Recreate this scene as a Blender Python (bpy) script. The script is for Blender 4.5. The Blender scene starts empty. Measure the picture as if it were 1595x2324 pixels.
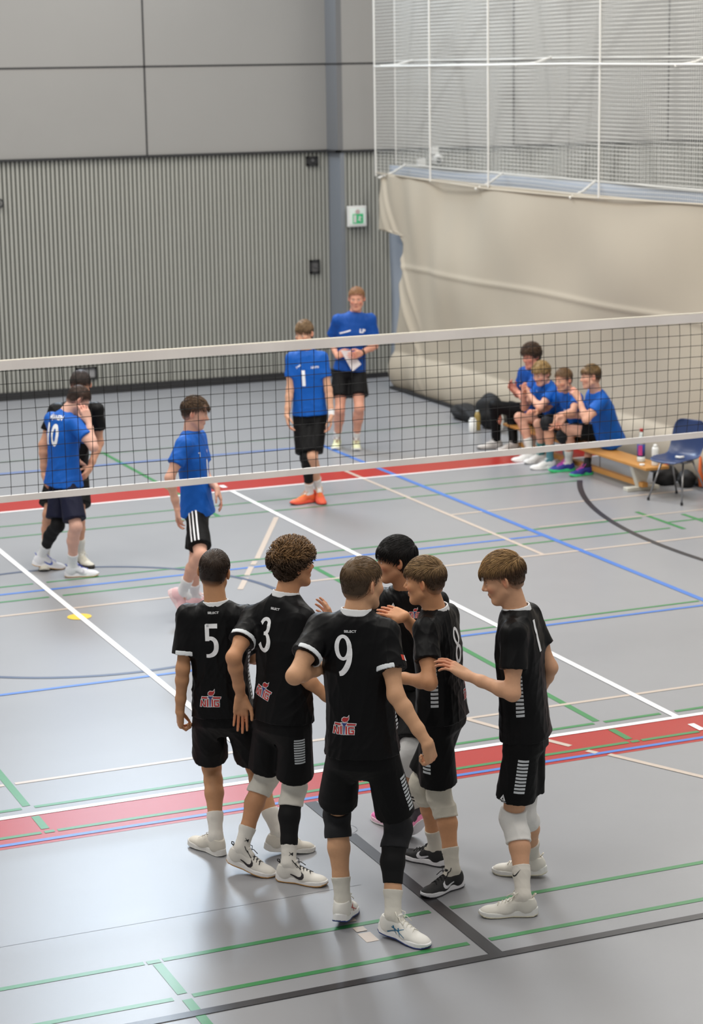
import bpy, bmesh, math, random
import numpy as np
import openvdb as vdb
from mathutils import Vector, Matrix
from mathutils.bvhtree import BVHTree

SC = bpy.context.scene
COL = SC.collection
# ---------------------------------------------------------------- camera
CAM_H, CAM_PITCH, CAM_ROLL, CAM_YAW = 4.378, 0.2051, -0.0154, 0.3986
def make_camera():
    cy, sy, cp, sp = math.cos(CAM_YAW), math.sin(CAM_YAW), math.cos(CAM_PITCH), math.sin(CAM_PITCH)
    F = Vector((sy*cp, cy*cp, -sp)); R = Vector((cy, -sy, 0)); U = R.cross(F)
    cr, sr = math.cos(CAM_ROLL), math.sin(CAM_ROLL)
    R2 = R*cr + U*sr; U2 = U*cr - R*sr
    cd = bpy.data.cameras.new('camera'); cam = bpy.data.objects.new('camera', cd); COL.objects.link(cam)
    cam.matrix_world = Matrix(((R2.x, U2.x, -F.x, 0), (R2.y, U2.y, -F.y, 0), (R2.z, U2.z, -F.z, CAM_H), (0, 0, 0, 1)))
    cd.sensor_fit = 'HORIZONTAL'; cd.sensor_width = 24; cd.lens = 4850.54/1595*24
    cd.clip_end = 200
    cd.dof.use_dof = True; cd.dof.focus_distance = 11.1; cd.dof.aperture_fstop = 3.4
    SC.camera = cam
make_camera()
# ---------------------------------------------------------------- light
SC.view_settings.view_transform = 'Standard'; SC.view_settings.look = 'None'
SC.view_settings.gamma = 1; SC.view_settings.exposure = 0.0; SC.view_settings.use_curve_mapping = False
SC.cycles.max_bounces = 5; SC.cycles.diffuse_bounces = 3; SC.cycles.glossy_bounces = 2
SC.cycles.transmission_bounces = 4; SC.cycles.transparent_max_bounces = 8
SC.cycles.use_denoising = True
w = bpy.data.worlds.new('hall_light'); SC.world = w; w.use_nodes = True
w.node_tree.nodes['Background'].inputs[0].default_value = (1.0, 0.98, 0.95, 1)
w.node_tree.nodes['Background'].inputs[1].default_value = 0.32
def area(name, loc, rot, sx, sy, energy, col):
    l = bpy.data.lights.new(name, 'AREA'); l.shape = 'RECTANGLE'; l.size = sx; l.size_y = sy; l.energy = energy; l.color = col
    o = bpy.data.objects.new(name, l); COL.objects.link(o); o.location = loc; o.rotation_euler = rot
    return o
for i, (x, y, e) in enumerate([(0, 8, 200), (6, 8, 165), (12, 8, 140), (0, 16, 390), (6, 16, 390), (11, 16, 320), (2, 24, 320), (8, 24, 320), (16, 24, 290)]):
    area('ceiling_lamp', (x, y, 8.6), (0, 0, 0), 1.4, 4.5, e, (1.0, 0.965, 0.90))
# tall daylight window high in the far wall (above the frame); its sheen falls on the floor lower left
area('window_daylight', (8.4, 28.2, 8.6), (math.radians(-72), 0, 0), 3.2, 2.6, 980, (0.66, 0.82, 1.0))

# ---------------------------------------------------------------- materials
MATS = {}
def s2l(c):
    return tuple((v/12.92 if v <= 0.04045 else ((v+0.055)/1.055)**2.4) for v in [x/255 for x in c])
def mat(name, rgb, rough=0.6, metal=0.0, spec=0.5, noise=0.0, nscale=40, bump=0.0, bscale=200, sheen=0.0, lin=False, attr=None, trans=0.0, emit=None):
    if name in MATS: return MATS[name]
    m = bpy.data.materials.new(name); m.use_nodes = True; nt = m.node_tree; b = nt.nodes['Principled BSDF']
    c = rgb if lin else s2l(rgb); c = (*c, 1)
    b.inputs['Base Color'].default_value = c
    b.inputs['Roughness'].default_value = rough; b.inputs['Metallic'].default_value = metal
    b.inputs['Specular IOR Level'].default_value = spec
    if sheen: b.inputs['Sheen Weight'].default_value = sheen; b.inputs['Sheen Roughness'].default_value = 0.4
    if trans: b.inputs['Transmission Weight'].default_value = trans
    if emit: b.inputs['Emission Color'].default_value = (*s2l(emit[0]), 1); b.inputs['Emission Strength'].default_value = emit[1]
    tc = nt.nodes.new('ShaderNodeTexCoord')
    src = None
    if attr:
        a = nt.nodes.new('ShaderNodeAttribute'); a.attribute_name = attr; src = a.outputs['Color']
        nt.links.new(src, b.inputs['Base Color'])
    if noise:
        n = nt.nodes.new('ShaderNodeTexNoise'); n.inputs['Scale'].default_value = nscale; n.inputs['Detail'].default_value = 4
        nt.links.new(tc.outputs['Object'], n.inputs['Vector'])
        mr = nt.nodes.new('ShaderNodeMapRange'); mr.inputs['To Min'].default_value = 1-noise; mr.inputs['To Max'].default_value = 1+noise
        nt.links.new(n.outputs['Fac'], mr.inputs['Value'])
        mx = nt.nodes.new('ShaderNodeMix'); mx.data_type = 'RGBA'; mx.blend_type = 'MULTIPLY'; mx.inputs['Factor'].default_value = 1
        mx.inputs[6].default_value = c
        if src: nt.links.new(src, mx.inputs[6])
        nt.links.new(mr.outputs['Result'], mx.inputs[7]); nt.links.new(mx.outputs[2], b.inputs['Base Color'])
    if bump:
        n2 = nt.nodes.new('ShaderNodeTexNoise'); n2.inputs['Scale'].default_value = bscale; n2.inputs['Detail'].default_value = 3
        nt.links.new(tc.outputs['Object'], n2.inputs['Vector'])
        bp = nt.nodes.new('ShaderNodeBump'); bp.inputs['Strength'].default_value = bump; bp.inputs['Distance'].default_value = 0.002
        nt.links.new(n2.outputs['Fac'], bp.inputs['Height']); nt.links.new(bp.outputs['Normal'], b.inputs['Normal'])
    MATS[name] = m; return m
FR = 0.33
def floor_mat(name, rgb):
    return mat(name, rgb, rough=FR, spec=0.5, noise=0.035, nscale=3, bump=0.10, bscale=260)
M_floor = floor_mat('floor_grey', (146, 147, 151)); M_white = floor_mat('line_white', (248, 248, 250))
M_red = floor_mat('line_red', (168, 36, 28)); M_green = floor_mat('line_green', (60, 132, 78)); M_blue = floor_mat('line_blue', (70, 120, 200))
M_beige = floor_mat('line_beige', (196, 182, 170)); M_black = floor_mat('line_black', (50, 49, 52)); M_navy = floor_mat('line_navy', (72, 84, 110))
M_yellow = floor_mat('line_yellow', (246, 208, 80)); M_seam = floor_mat('floor_seam', (140, 143, 150))
M_panel = mat('wall_panel', (150, 149, 147), 0.75, noise=0.03, nscale=1.5)
M_slat = mat('wall_slat', (168, 169, 163), 0.6, noise=0.05, nscale=2); M_gap = mat('wall_gap', (96, 96, 90), 0.8)
M_dark = mat('dark_trim', (40, 40, 42), 0.7); M_ret = mat('return_panel', (126, 131, 138), 0.7)
M_tarp = mat('beige_tarp', (186, 175, 157), 0.75, noise=0.05, nscale=1.2, bump=0.3, bscale=30)
M_tarp2 = mat('bluegrey_tarp', (158, 165, 176), 0.75, noise=0.05, nscale=1.2)
M_net = mat('white_netting', (215, 213, 206), 0.8); M_rope = mat('white_rope', (232, 230, 224), 0.7)
M_band = mat('net_band', (246, 241, 236), 0.6, noise=0.03, nscale=8); M_mesh = mat('net_mesh', (22, 22, 22), 0.8)

# ---------------------------------------------------------------- object helpers
def link(o, parent=None):
    COL.objects.link(o)
    if parent is not None: o.parent = parent
    return o
def tag(o, label=None, cat=None, group=None, kind=None):
    if label: o['label'] = label
    if cat: o['category'] = cat
    if group: o['group'] = group
    if kind: o['kind'] = kind
    return o
def empty(name, loc=(0, 0, 0)):
    o = bpy.data.objects.new(name, None); COL.objects.link(o); o.location = loc; o.empty_display_size = 0.1
    return o
def meshobj(name, V, F, mats, parent=None, base=(0, 0, 0), smooth=True, mi=None, own=False):
    me = bpy.data.meshes.new(name)
    V = np.asarray(V, np.float32); n = len(V)
    b = np.asarray(base, np.float32)
    if isinstance(F, np.ndarray):
        k = F.shape[1]
        me.vertices.add(n); me.vertices.foreach_set('co', (V-b).ravel())
        me.loops.add(F.size); me.loops.foreach_set('vertex_index', F.astype(np.int32).ravel())
        me.polygons.add(len(F)); me.polygons.foreach_set('loop_start', np.arange(0, F.size, k, dtype=np.int32))
        me.polygons.foreach_set('loop_total', np.full(len(F), k, np.int32))
        me.update(calc_edges=True)
    else:
        me.from_pydata([tuple(v) for v in (V-b)], [], [tuple(int(i) for i in f) for f in F])
    if not isinstance(mats, (list, tuple)): mats = [mats]
    for m in mats: me.materials.append(m)
    if mi is not None: me.polygons.foreach_set('material_index', np.asarray(mi, np.int32))
    me.polygons.foreach_set('use_smooth', np.full(len(me.polygons), smooth))
    me.update()
    o = bpy.data.objects.new(name, me); link(o, parent)
    if parent is None or own: o.location = base
    return o
class MB:
    def __init__(s): s.V = []; s.F = []; s.M = []
    def quad(s, a, b, c, d, m=0):
        n = len(s.V); s.V += [a, b, c, d]; s.F.append((n, n+1, n+2, n+3)); s.M.append(m)
    def box(s, lo, hi, m=0):
        (x0, y0, z0), (x1, y1, z1) = lo, hi; n = len(s.V)
        s.V += [(x0,y0,z0),(x1,y0,z0),(x1,y1,z0),(x0,y1,z0),(x0,y0,z1),(x1,y0,z1),(x1,y1,z1),(x0,y1,z1)]
        for f in ((0,3,2,1),(4,5,6,7),(0,1,5,4),(1,2,6,5),(2,3,7,6),(3,0,4,7)): s.F.append(tuple(n+i for i in f)); s.M.append(m)
    def tube(s, pts, r, seg=8, m=0, cap=True):
        pts = [Vector(p) for p in pts]; rs = r if isinstance(r, (list, tuple)) else [r]*len(pts); n0 = len(s.V); ref = None
        for i, p in enumerate(pts):
            t = (pts[min(i+1, len(pts)-1)]-pts[max(i-1, 0)]).normalized()
            if ref is None:
                ref = Vector((0, 0, 1)) if abs(t.z) < 0.9 else Vector((1, 0, 0))
            a = t.cross(ref).normalized(); b = a.cross(t).normalized(); ref = b
            for k in range(seg):
                an = 2*math.pi*k/seg; s.V.append(tuple(p+(a*math.cos(an)+b*math.sin(an))*rs[i]))
        for i in range(len(pts)-1):
            for k in range(seg):
                q = n0+i*seg; s.F.append((q+k, q+(k+1) % seg, q+seg+(k+1) % seg, q+seg+k)); s.M.append(m)
        if cap:
            s.F.append(tuple(n0+k for k in range(seg))[::-1]); s.M.append(m)
            q = n0+(len(pts)-1)*seg; s.F.append(tuple(q+k for k in range(seg))); s.M.append(m)
    def lathe(s, c, prof, seg=16, m=0):
        n0 = len(s.V)
        for (r, z) in prof:
            for k in range(seg):
                a = 2*math.pi*k/seg; s.V.append((c[0]+r*math.cos(a), c[1]+r*math.sin(a), c[2]+z))
        for i in range(len(prof)-1):
            for k in range(seg):
                q = n0+i*seg; s.F.append((q+k, q+(k+1) % seg, q+seg+(k+1) % seg, q+seg+k)); s.M.append(m)
        s.F.append(tuple(n0+k for k in range(seg))[::-1]); s.M.append(m)
        q = n0+(len(prof)-1)*seg; s.F.append(tuple(q+k for k in range(seg))); s.M.append(m)
    def build(s, name, mats, parent=None, base=(0, 0, 0), smooth=False, bevel=0):
        o = meshobj(name, s.V, s.F, mats, parent, base, smooth, s.M)
        if bevel:
            b = o.modifiers.new('bevel', 'BEVEL'); b.width = bevel; b.segments = 2; b.limit_method = 'ANGLE'
        return o

# ================================================================ THE HALL
# ---------------------------------------------------------------- floor with its painted courts
def build_floor():
    mb = MB(); lv = {'n': 0}
    def zz(lay): lv['n'] += 1; return 0.0008*lay+0.00001*lv['n']
    mats = [M_floor, M_white, M_red, M_green, M_blue, M_beige, M_black, M_navy, M_yellow, M_seam]
    W_, R_, G_, B_, E_, K_, N_, Y_, S_ = 1, 2, 3, 4, 5, 6, 7, 8, 9
    mb.quad((-4, 4, 0), (20, 4, 0), (20, 29, 0), (-4, 29, 0), 0)
    def rect(x0, x1, y0, y1, m, lay=1):
        z = zz(lay); mb.quad((x0, y0, z), (x1, y0, z), (x1, y1, z), (x0, y1, z), m)
    def hx(y, x0, x1, m, w=0.04, lay=1): rect(x0, x1, y-w/2, y+w/2, m, lay)
    def vy(x, y0, y1, m, w=0.05, lay=1): rect(x-w/2, x+w/2, y0, y1, m, lay)
    def arc(cx, cy, r, a0, a1, m, w=0.05, lay=1, n=60):
        z = zz(lay)
        for i in range(n):
            a, b = math.radians(a0+(a1-a0)*i/n), math.radians(a0+(a1-a0)*(i+1)/n)
            mb.quad(*[(cx+q*math.cos(t), cy+q*math.sin(t), z) for q, t in ((r-w/2, a), (r+w/2, a), (r+w/2, b), (r-w/2, b))], m)
    def poly(pts, w, m, lay=1):
        z = zz(lay)
        for (a, b) in zip(pts, pts[1:]):
            d = Vector((b[0]-a[0], b[1]-a[1])).normalized(); n = Vector((-d.y, d.x))*w/2
            mb.quad((a[0]-n.x, a[1]-n.y, z), (b[0]-n.x, b[1]-n.y, z), (b[0]+n.x, b[1]+n.y, z), (a[0]+n.x, a[1]+n.y, z), m)
    # red surrounds of the volleyball court and its white lines
    rect(-4, 11.3, 11.525, 12.015, R_, 1); rect(-4, 12.6, 21.015, 21.53, R_, 1)
    rect(-4, 19, 12.015, 12.065, W_, 4); rect(-4, 12.0, 20.965, 21.015, W_, 4)
    vy(7.46, 12.02, 21.0, W_, 0.05, 5); vy(4.535, 12.02, 21.0, W_, 0.05, 5)
    for k in range(3): vy(7.46, 11.62-0.18*k+0.1, 11.77-0.18*k+0.1, W_, 0.05, 5) if k == 0 else None
    vy(7.46, 21.18, 21.32, W_, 0.06, 5)
    # badminton courts
    for y in (9.653, 9.19, 17.83, 17.30):
        for x0, x1 in ((-3, 2.9), (3.0, 4.48), (4.6, 10.6)):
            hx(y, x0, x1, G_, 0.04, 2)
    hx(9.65, 2.915, 2.985, G_, 0.04, 2)
    hx(17.53, 10.7, 14, G_, 0.04, 2)
    vy(2.96, 12.2, 17.0, G_, 0.05, 2); vy(2.96, 11.76, 12.0, G_, 0.05, 3); vy(2.96, 9.23, 9.62, G_, 0.05, 2); vy(2.96, 9.02, 9.16, G_, 0.05, 2); vy(2.96, 8.0, 8.97, G_, 0.05, 2)
    vy(6.92, 12.2, 17.3, G_, 0.05, 2); vy(6.92, 11.76, 12.0, G_, 0.05, 3); vy(6.9, 19.8, 23.9, G_, 0.05, 2)
    hx(12.165, -3, 2.92, G_, 0.04, 2); hx(12.165, 3.0, 6.88, G_, 0.04, 2); hx(12.165, 6.96, 7.40, G_, 0.04, 2); hx(12.165, 7.52, 12, G_, 0.04, 2)
    hx(11.705, -3, 2.92, G_, 0.04, 3); hx(11.705, 3.02, 6.88, G_, 0.04, 3); hx(11.705, 6.98, 7.42, G_, 0.04, 3)
    hx(11.705, 2.94, 3.0, G_, 0.04, 3); hx(11.705, 6.9, 6.96, G_, 0.04, 3)
    hx(19.8, -3, 11, G_, 0.035, 2); hx(20.31, -3, 11, G_, 0.035, 2); hx(14.74, 6.9, 9.32, G_, 0.035, 2); hx(23.8, 5.6, 11.5, G_, 0.035, 2)
    vy(10.7, 17.2, 18.1, G_, 0.05, 2); vy(11.05, 17.0, 17.8, G_, 0.05, 2)
    # blue court
    hx(11.585, -4, 12, B_, 0.04, 3); hx(14.60, -3, 12, B_, 0.045, 3); hx(17.56, -3, 9.38, B_, 0.05, 2)
    vy(9.37, 14.6, 23.3, B_, 0.06, 3); hx(23.1, 3.5, 9.4, B_, 0.05, 2)
    # beige court
    hx(12.64, -3, 2.93, E_, 0.04, 2); hx(12.64, 3.0, 12, E_, 0.04, 2); vy(8.98, 16.83, 21.5, E_, 0.045, 2)
    hx(16.83, -3, 5.9, E_, 0.045, 2); hx(16.83, 6.6, 12, E_, 0.045, 2); hx(18.81, 9.0, 11.8, E_, 0.045, 2); hx(17.9, 9.5, 12, E_, 0.03, 2)
    poly([(6.15, 12.63), (6.254, 12.361), (6.50, 11.80)], 0.045, E_, 3); poly([(6.55, 11.67), (6.585, 11.60)], 0.045, E_, 3); poly([(6.64, 11.54), (6.945, 10.897), (7.2, 10.35)], 0.045, E_, 3)
    for a, b in (((6.036, 16.823), (6.23, 17.20)), ((6.27, 17.29), (6.42, 17.58)), ((6.46, 17.65), (6.53, 17.78)), ((6.58, 17.86), (7.40, 19.50))): poly([a, b], 0.05, E_, 2)
    vy(4.05, 9.56, 9.62, E_, 0.06, 3); vy(4.05, 9.70, 9.76, E_, 0.06, 3); vy(4.05, 9.42, 9.54, E_, 0.07, 1)
    # black basketball lines
    hx(8.993, -3, 14, K_, 0.06, 4); vy(4.55, 9.0, 10.90, K_, 0.075, 3); vy(4.55, 11.14, 11.52, K_, 0.075, 3); arc(4.545, 11.0, 0.085, 0, 360, S_, 0.004, 3, 40)
    arc(4.527, 16.53, 1.79, 0, 360, N_, 0.05, 2, 96)
    arc(16.63, 16.55, 6.5, 150, 200, K_, 0.06, 4, 60)
    arc(4.527, 16.53, 0.05, 0, 360, Y_, 0.10, 3, 24)
    hx(10.16, 1.5, 4.3, S_, 0.004, 1)
    o = mb.build('floor', mats); tag(o, kind='structure'); return o
build_floor()

# ---------------------------------------------------------------- walls
def corrugated(x0, x1, y, z0, z1, name, side):
    mb = MB(); p = 0.0605; x = x0
    mb.box((x0, y+0.04, z0), (x1, y+0.10, z1), 1)
    while x < x1-0.01:
        a, b, c, d = x, x+0.004, x+0.036, x+0.040
        for (xa, ya, xb, yb) in ((a, y+0.04, b, y), (b, y, c, y), (c, y, d, y+0.04)):
            mb.quad((xa, ya, z0), (xb, yb, z0), (xb, yb, z1), (xa, ya, z1), 0)
        x += p
    return tag(mb.build(name, [M_slat, M_gap]), kind='structure')
def panels(x0, x1, y, z0, z1, seams, zs, name):
    mb = MB(); mb.box((x0, y, z0), (x1, y+0.1, z1), 0)
    for s in seams: mb.box((s-0.012, y-0.003, z0), (s+0.012, y+0.02, z1), 1)
    for z in zs: mb.box((x0, y-0.003, z-0.012), (x1, y+0.02, z+0.012), 1)
    return tag(mb.build(name, [M_panel, M_dark]), kind='structure')
corrugated(-3.0, 11.66, 28.40, 0.0, 3.22, 'wall_back_lower', 0)
panels(-3.0, 11.68, 28.38, 3.24, 9.2, [1.1, 3.75, 6.35, 9.0], [4.43, 5.63, 6.83], 'wall_back_upper')
corrugated(11.76, 19.5, 28.0, 0.0, 3.22, 'wall_recess_lower', 0)
panels(11.74, 19.5, 27.98, 3.24, 9.2, [14.42, 17.0], [4.43, 5.63, 6.83], 'wall_recess_upper')
mb = MB(); mb.box((11.69, 27.97, 0), (11.75, 28.5, 3.22), 0); mb.box((11.66, 27.98, 3.24), (11.74, 28.5, 9.2), 1); mb.box((11.655, 27.97, 4.42), (11.74, 28.4, 4.44), 2)
tag(mb.build('wall_corner', [M_ret, mat('corner_shade', (112, 113, 115), 0.8), M_dark]), kind='structure')  # upper return face: its shade is put into the darker grey
mb = MB(); mb.box((-3, 28.34, 3.215), (11.69, 28.42, 3.245)); mb.box((11.64, 27.95, 3.215), (19.5, 28.02, 3.245)); mb.box((11.64, 27.95, 3.215), (11.70, 28.4, 3.245))
tag(mb.build('trim_1', [M_dark]), kind='structure')
mb = MB(); mb.box((-3, 28.36, 0), (11.69, 28.42, 0.11)); mb.box((11.66, 27.955, 0), (12.6, 28.0, 0.07))
tag(mb.build('baseboard_back', [M_dark]), kind='structure')

# ---------------------------------------------------------------- wall fittings
M_whitep = mat('white_plastic', (225, 225, 222), 0.45); M_greyd = mat('grey_metal', (96, 96, 98), 0.5)
M_green_s = mat('exit_green', (52, 160, 104), 0.4, emit=((52, 170, 110), 0.35)); M_signw = mat('sign_face', (222, 232, 226), 0.4, emit=((225, 240, 232), 0.12))
def wall_box(x, z, w, h, label, name='wall_vent', inner=(110, 110, 112)):
    t = empty(name, (x, 28.38, z)); tag(t, label, 'wall fitting')
    b = MB()
    b.box((-w/2, -0.02, -h/2), (-w/2+0.025, 0.03, h/2)); b.box((w/2-0.025, -0.02, -h/2), (w/2, 0.03, h/2))
    b.box((-w/2, -0.02, h/2-0.025), (w/2, 0.03, h/2)); b.box((-w/2, -0.02, -h/2), (w/2, 0.03, -h/2+0.025))
    b.build('frame', [M_dark], t)
    c = MB(); c.box((-w/2+0.02, 0.0, -h/2+0.02), (w/2-0.02, 0.035, h/2-0.02)); c.build('back_plate', [mat('plate%d' % inner[0], inner, 0.6)], t)
    d = MB(); d.tube([(0, -0.03, 0.01), (0, 0.0, 0.01)], 0.022, 10); d.build('socket', [M_greyd], t)
wall_box(11.43, 3.09, 0.17, 0.13, 'dark square recess high on the corrugated wall near the corner', inner=(60, 60, 62))
wall_box(11.44, 1.60, 0.15, 0.19, 'dark recessed box halfway up the corrugated wall near the corner', inner=(105, 104, 104))
wall_box(8.02, 0.30, 0.29, 0.17, 'wide socket recess low on the corrugated wall behind the man in black', 'wall_socket', (150, 150, 152))
t = empty('wall_hook', (6.90, 28.36, 2.67)); tag(t, 'dark round wall fitting cut by the left edge of the photo', 'wall fitting')
b = MB(); b.tube([(0.055*math.cos(a), -0.01, 0.055*math.sin(a)) for a in np.linspace(-2.6, 2.6, 16)], 0.012, 6); b.build('ring', [M_dark], t)
b = MB(); b.tube([(0, -0.005, 0), (0, 0.03, 0)], 0.035, 12); b.build('mount', [M_greyd], t)
t = empty('exit_sign', (11.915, 27.97, 2.32)); tag(t, 'white framed green emergency exit sign on the recessed corner wall', 'sign')
b = MB(); b.box((-0.145, -0.06, -0.145), (0.145, -0.02, 0.145)); b.build('housing', [M_whitep], t, bevel=0.008)
b = MB(); b.box((-0.12, -0.064, -0.115), (0.12, -0.06, 0.115)); b.build('face', [M_signw], t)
b = MB(); b.box((-0.075, -0.068, -0.10), (0.085, -0.064, 0.035))
b.build('green_panel', [M_green_s], t)
b = MB(); b.box((-0.062, -0.071, -0.085), (-0.022, -0.068, 0.02)); b.tube([(0.035, -0.070, 0.005), (0.030, -0.070, -0.03), (0.05, -0.070, -0.075)], 0.008, 6); b.tube([(0.012, -0.070, -0.012), (0.035, -0.070, -0.005), (0.06, -0.070, -0.02)], 0.007, 6)
b.tube([(0.030, -0.070, -0.03), (0.012, -0.070, -0.06)], 0.008, 6); b.build('running_figure', [M_whitep], t)
b = MB(); b.tube([(-0.0, -0.068, 0.065), (0.0, -0.06, 0.065)], 0.035, 12); b.build('lamp', [mat('pale_lamp', (200, 180, 178), 0.4)], t)
# devices behind the netting
def dev(x, z, s, label):
    o = MB(); o.box((x-s, 27.90, z-s), (x+s, 27.97, z+s)); ob = o.build('wall_device', [M_whitep], None, bevel=0.008); tag(ob, label, 'wall fitting')
dev(13.13, 3.20, 0.055, 'small white box above the camera on the wall behind the netting')
dev(12.92, 3.03, 0.062, 'small white square device left of the camera behind the netting')
t = empty('security_camera', (13.17, 27.9, 3.08)); tag(t, 'round white security camera on the far wall behind the netting', 'camera')
b = MB(); b.tube([(0, 0.08, 0), (0, 0.0, 0), (0, -0.03, -0.01)], [0.075, 0.075, 0.06], 16); b.build('housing', [M_whitep], t, smooth=False)
b = MB(); b.tube([(0, -0.03, -0.02), (0, -0.055, -0.025)], [0.04, 0.025], 12); b.build('lens', [M_dark], t)

# ---------------------------------------------------------------- hall divider: tarpaulins and netting
def noise2(a, b, seed=0):
    rng = np.random.RandomState(seed); r = 0
    for i in range(7):
        k = rng.uniform(0.5, 3.5, 2)*rng.choice([-1, 1], 2); r = r+np.sin(a*k[0]+b*k[1]+rng.uniform(0, 6))*rng.uniform(0.3, 1)
    return r/3
def sheet(name, x_of, ylo, yhi, z0, z1, ny, nz, m, parent, thick=0.008):
    ys = np.linspace(0, 1, ny); zs = np.linspace(0, 1, nz); Y, Z = np.meshgrid(ys, zs, indexing='ij')
    zz = z0+(z1-z0)*Z; hi = yhi(zz) if callable(yhi) else yhi
    ym = 26.1; yy = np.where(Y < 0.9, ylo+(ym-ylo)*Y/0.9, ym+(hi-ym)*(Y-0.9)/0.1); xx = x_of(yy, zz)
    V = np.stack([xx, yy, zz], -1).reshape(-1, 3)
    idx = np.arange(ny*nz).reshape(ny, nz)
    F = np.stack([idx[:-1, :-1], idx[1:, :-1], idx[1:, 1:], idx[:-1, 1:]], -1).reshape(-1, 4)
    o = meshobj(name, V, F, m, parent, parent.location if parent else (0, 0, 0))
    s = o.modifiers.new('thickness', 'SOLIDIFY'); s.thickness = thick
    return o
div = empty('divider_curtain', (12.0, 22.0, 0)); tag(div, 'tall beige tarpaulin curtain hung below netting along the right side of the court', 'curtain')
def tarp_x(y, z):
    x = 12.03+0.05*noise2(y*0.8, z*1.3, 3)
    x = x+0.06*np.exp(-((z-1.70-0.01*np.sin(y*2))/0.03)**2)*-1*0.25           # welded seam
    bel = np.clip((0.52-z)/0.52, 0, 1); x = x-0.10*np.sin(np.clip(bel, 0, 1)*math.pi)**0.7*1.0
    t = (27.4-y)/1.4; dg = (z-2.94)+(27.35-y)*1.6                      # diagonal gather folds at the far top corner
    x = x-0.05*np.exp(-(dg/0.07)**2)*np.exp(-((y-27.0)/0.7)**2)-0.04*np.exp(-((dg+0.4)/0.09)**2)*np.exp(-((y-26.6)/0.8)**2)
    x = x+0.02*np.sin(y*6+z*2.2)*np.clip((y-23)/4, 0, 1)+0.015*np.sin(y*11-z*3)*np.clip((y-24.5)/3, 0, 1)
    return x
def tarp_far(z):
    return np.interp(z, [0, 1.0, 2.02, 2.12, 2.16, 2.94], [26.92, 26.72, 26.62, 26.75, 27.36, 27.42])
sheet('beige_tarpaulin', tarp_x, 12.0, tarp_far, 0.02, 2.93, 420, 130, M_tarp, div)
mb = MB(); mb.box((11.93, 12, 0.0), (12.02, 26.9, 0.035)); mb.build('bottom_hem', [M_dark], div, div.location)
div2 = empty('divider_curtain', (12.35, 22.0, 0)); tag(div2, 'blue-grey tarpaulin curtain of the second divider behind the beige one', 'curtain')
sheet('bluegrey_tarpaulin', lambda y, z: 12.36+0.03*noise2(y, z, 5), 12.0, 27.78, 0.0, 3.03, 120, 30, M_tarp2, div2)
mb = MB(); mb.tube([(12.35, 12, 3.045), (12.35, 27.25, 3.045)], 0.014, 6); mb.build('edge_rope', [M_rope], div2, div2.location)
def netting(x, y0, y1, z0, z1, pitch, parent, seed):
    b = MB(); r = 0.0026
    n = int((y1-y0)/pitch)
    for i in range(n+1):
        y = y0+i*pitch; b.quad((x+0.02*math.sin(y*1.3+seed), y-r, z0), (x+0.02*math.sin(y*1.3+seed), y+r, z0), (x, y+r, z1), (x, y-r, z1))
    n = int((z1-z0)/pitch)
    for i in range(n+1):
        z = z0+i*pitch; prev = None
        for k in range(41):
            y = y0+(y1-y0)*k/40; zz = z+0.012*math.sin(y*1.7+i*0.05+seed)
            if prev: b.quad((x, prev[0], prev[1]-r), (x, y, zz-r), (x, y, zz+r), (x, prev[0], prev[1]+r))
            prev = (y, zz)
    b.build('netting', [M_net], parent, parent.location)
netting(12.0, 17.0, 27.43, 2.92, 6.6, 0.045, div, 0)
netting(12.32, 17.0, 27.45, 3.05, 6.6, 0.045, div2, 2)
def ropes(x, ys, zb, hz, parent, r=0.011):
    for y in ys:
        b = MB(); b.tube([(x-0.01, y, zb), (x-0.01, y, 6.6)], r, 6); b.build('rope', [M_rope], parent, parent.location)
    b = MB(); b.tube([(x-0.01, 17, hz-0.05), (x-0.01, 22, hz-0.005), (x-0.01, 27.43, hz)], r*1.2, 6); b.build('rope', [M_rope], parent, parent.location)
ropes(12.0, [27.42, 25.64, 23.95, 21.19], 2.9, 4.385, div)
ropes(12.32, [27.45], 3.05, 4.455, div2, 0.008)
mb = MB(); mb.tube([(12.0, 17, 2.94), (12.0, 19.04, 2.94), (12.0, 21.8, 2.885), (12.0, 23.93, 2.875), (12.0, 27.4, 2.945)], 0.012, 6); mb.build('top_edge_rope', [M_tarp], div, div.location)
for (ya, za, yb, zb) in ((27.1, 3.06, 27.3, 2.88), (24.15, 3.06, 24.3, 2.86), (21.8, 3.06, 21.85, 2.87), (26.85, 4.46, 27.2, 4.39), (22.9, 4.46, 23.2, 4.37), (19.35, 4.46, 19.6, 4.34)):
    b = MB(); b.tube([(12.30, ya, za), (12.15, (ya+yb)/2, (za+zb)/2-0.02), (11.98, yb, zb)], 0.016, 6); b.build('tie_strap', [M_rope], div, div.location)

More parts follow.
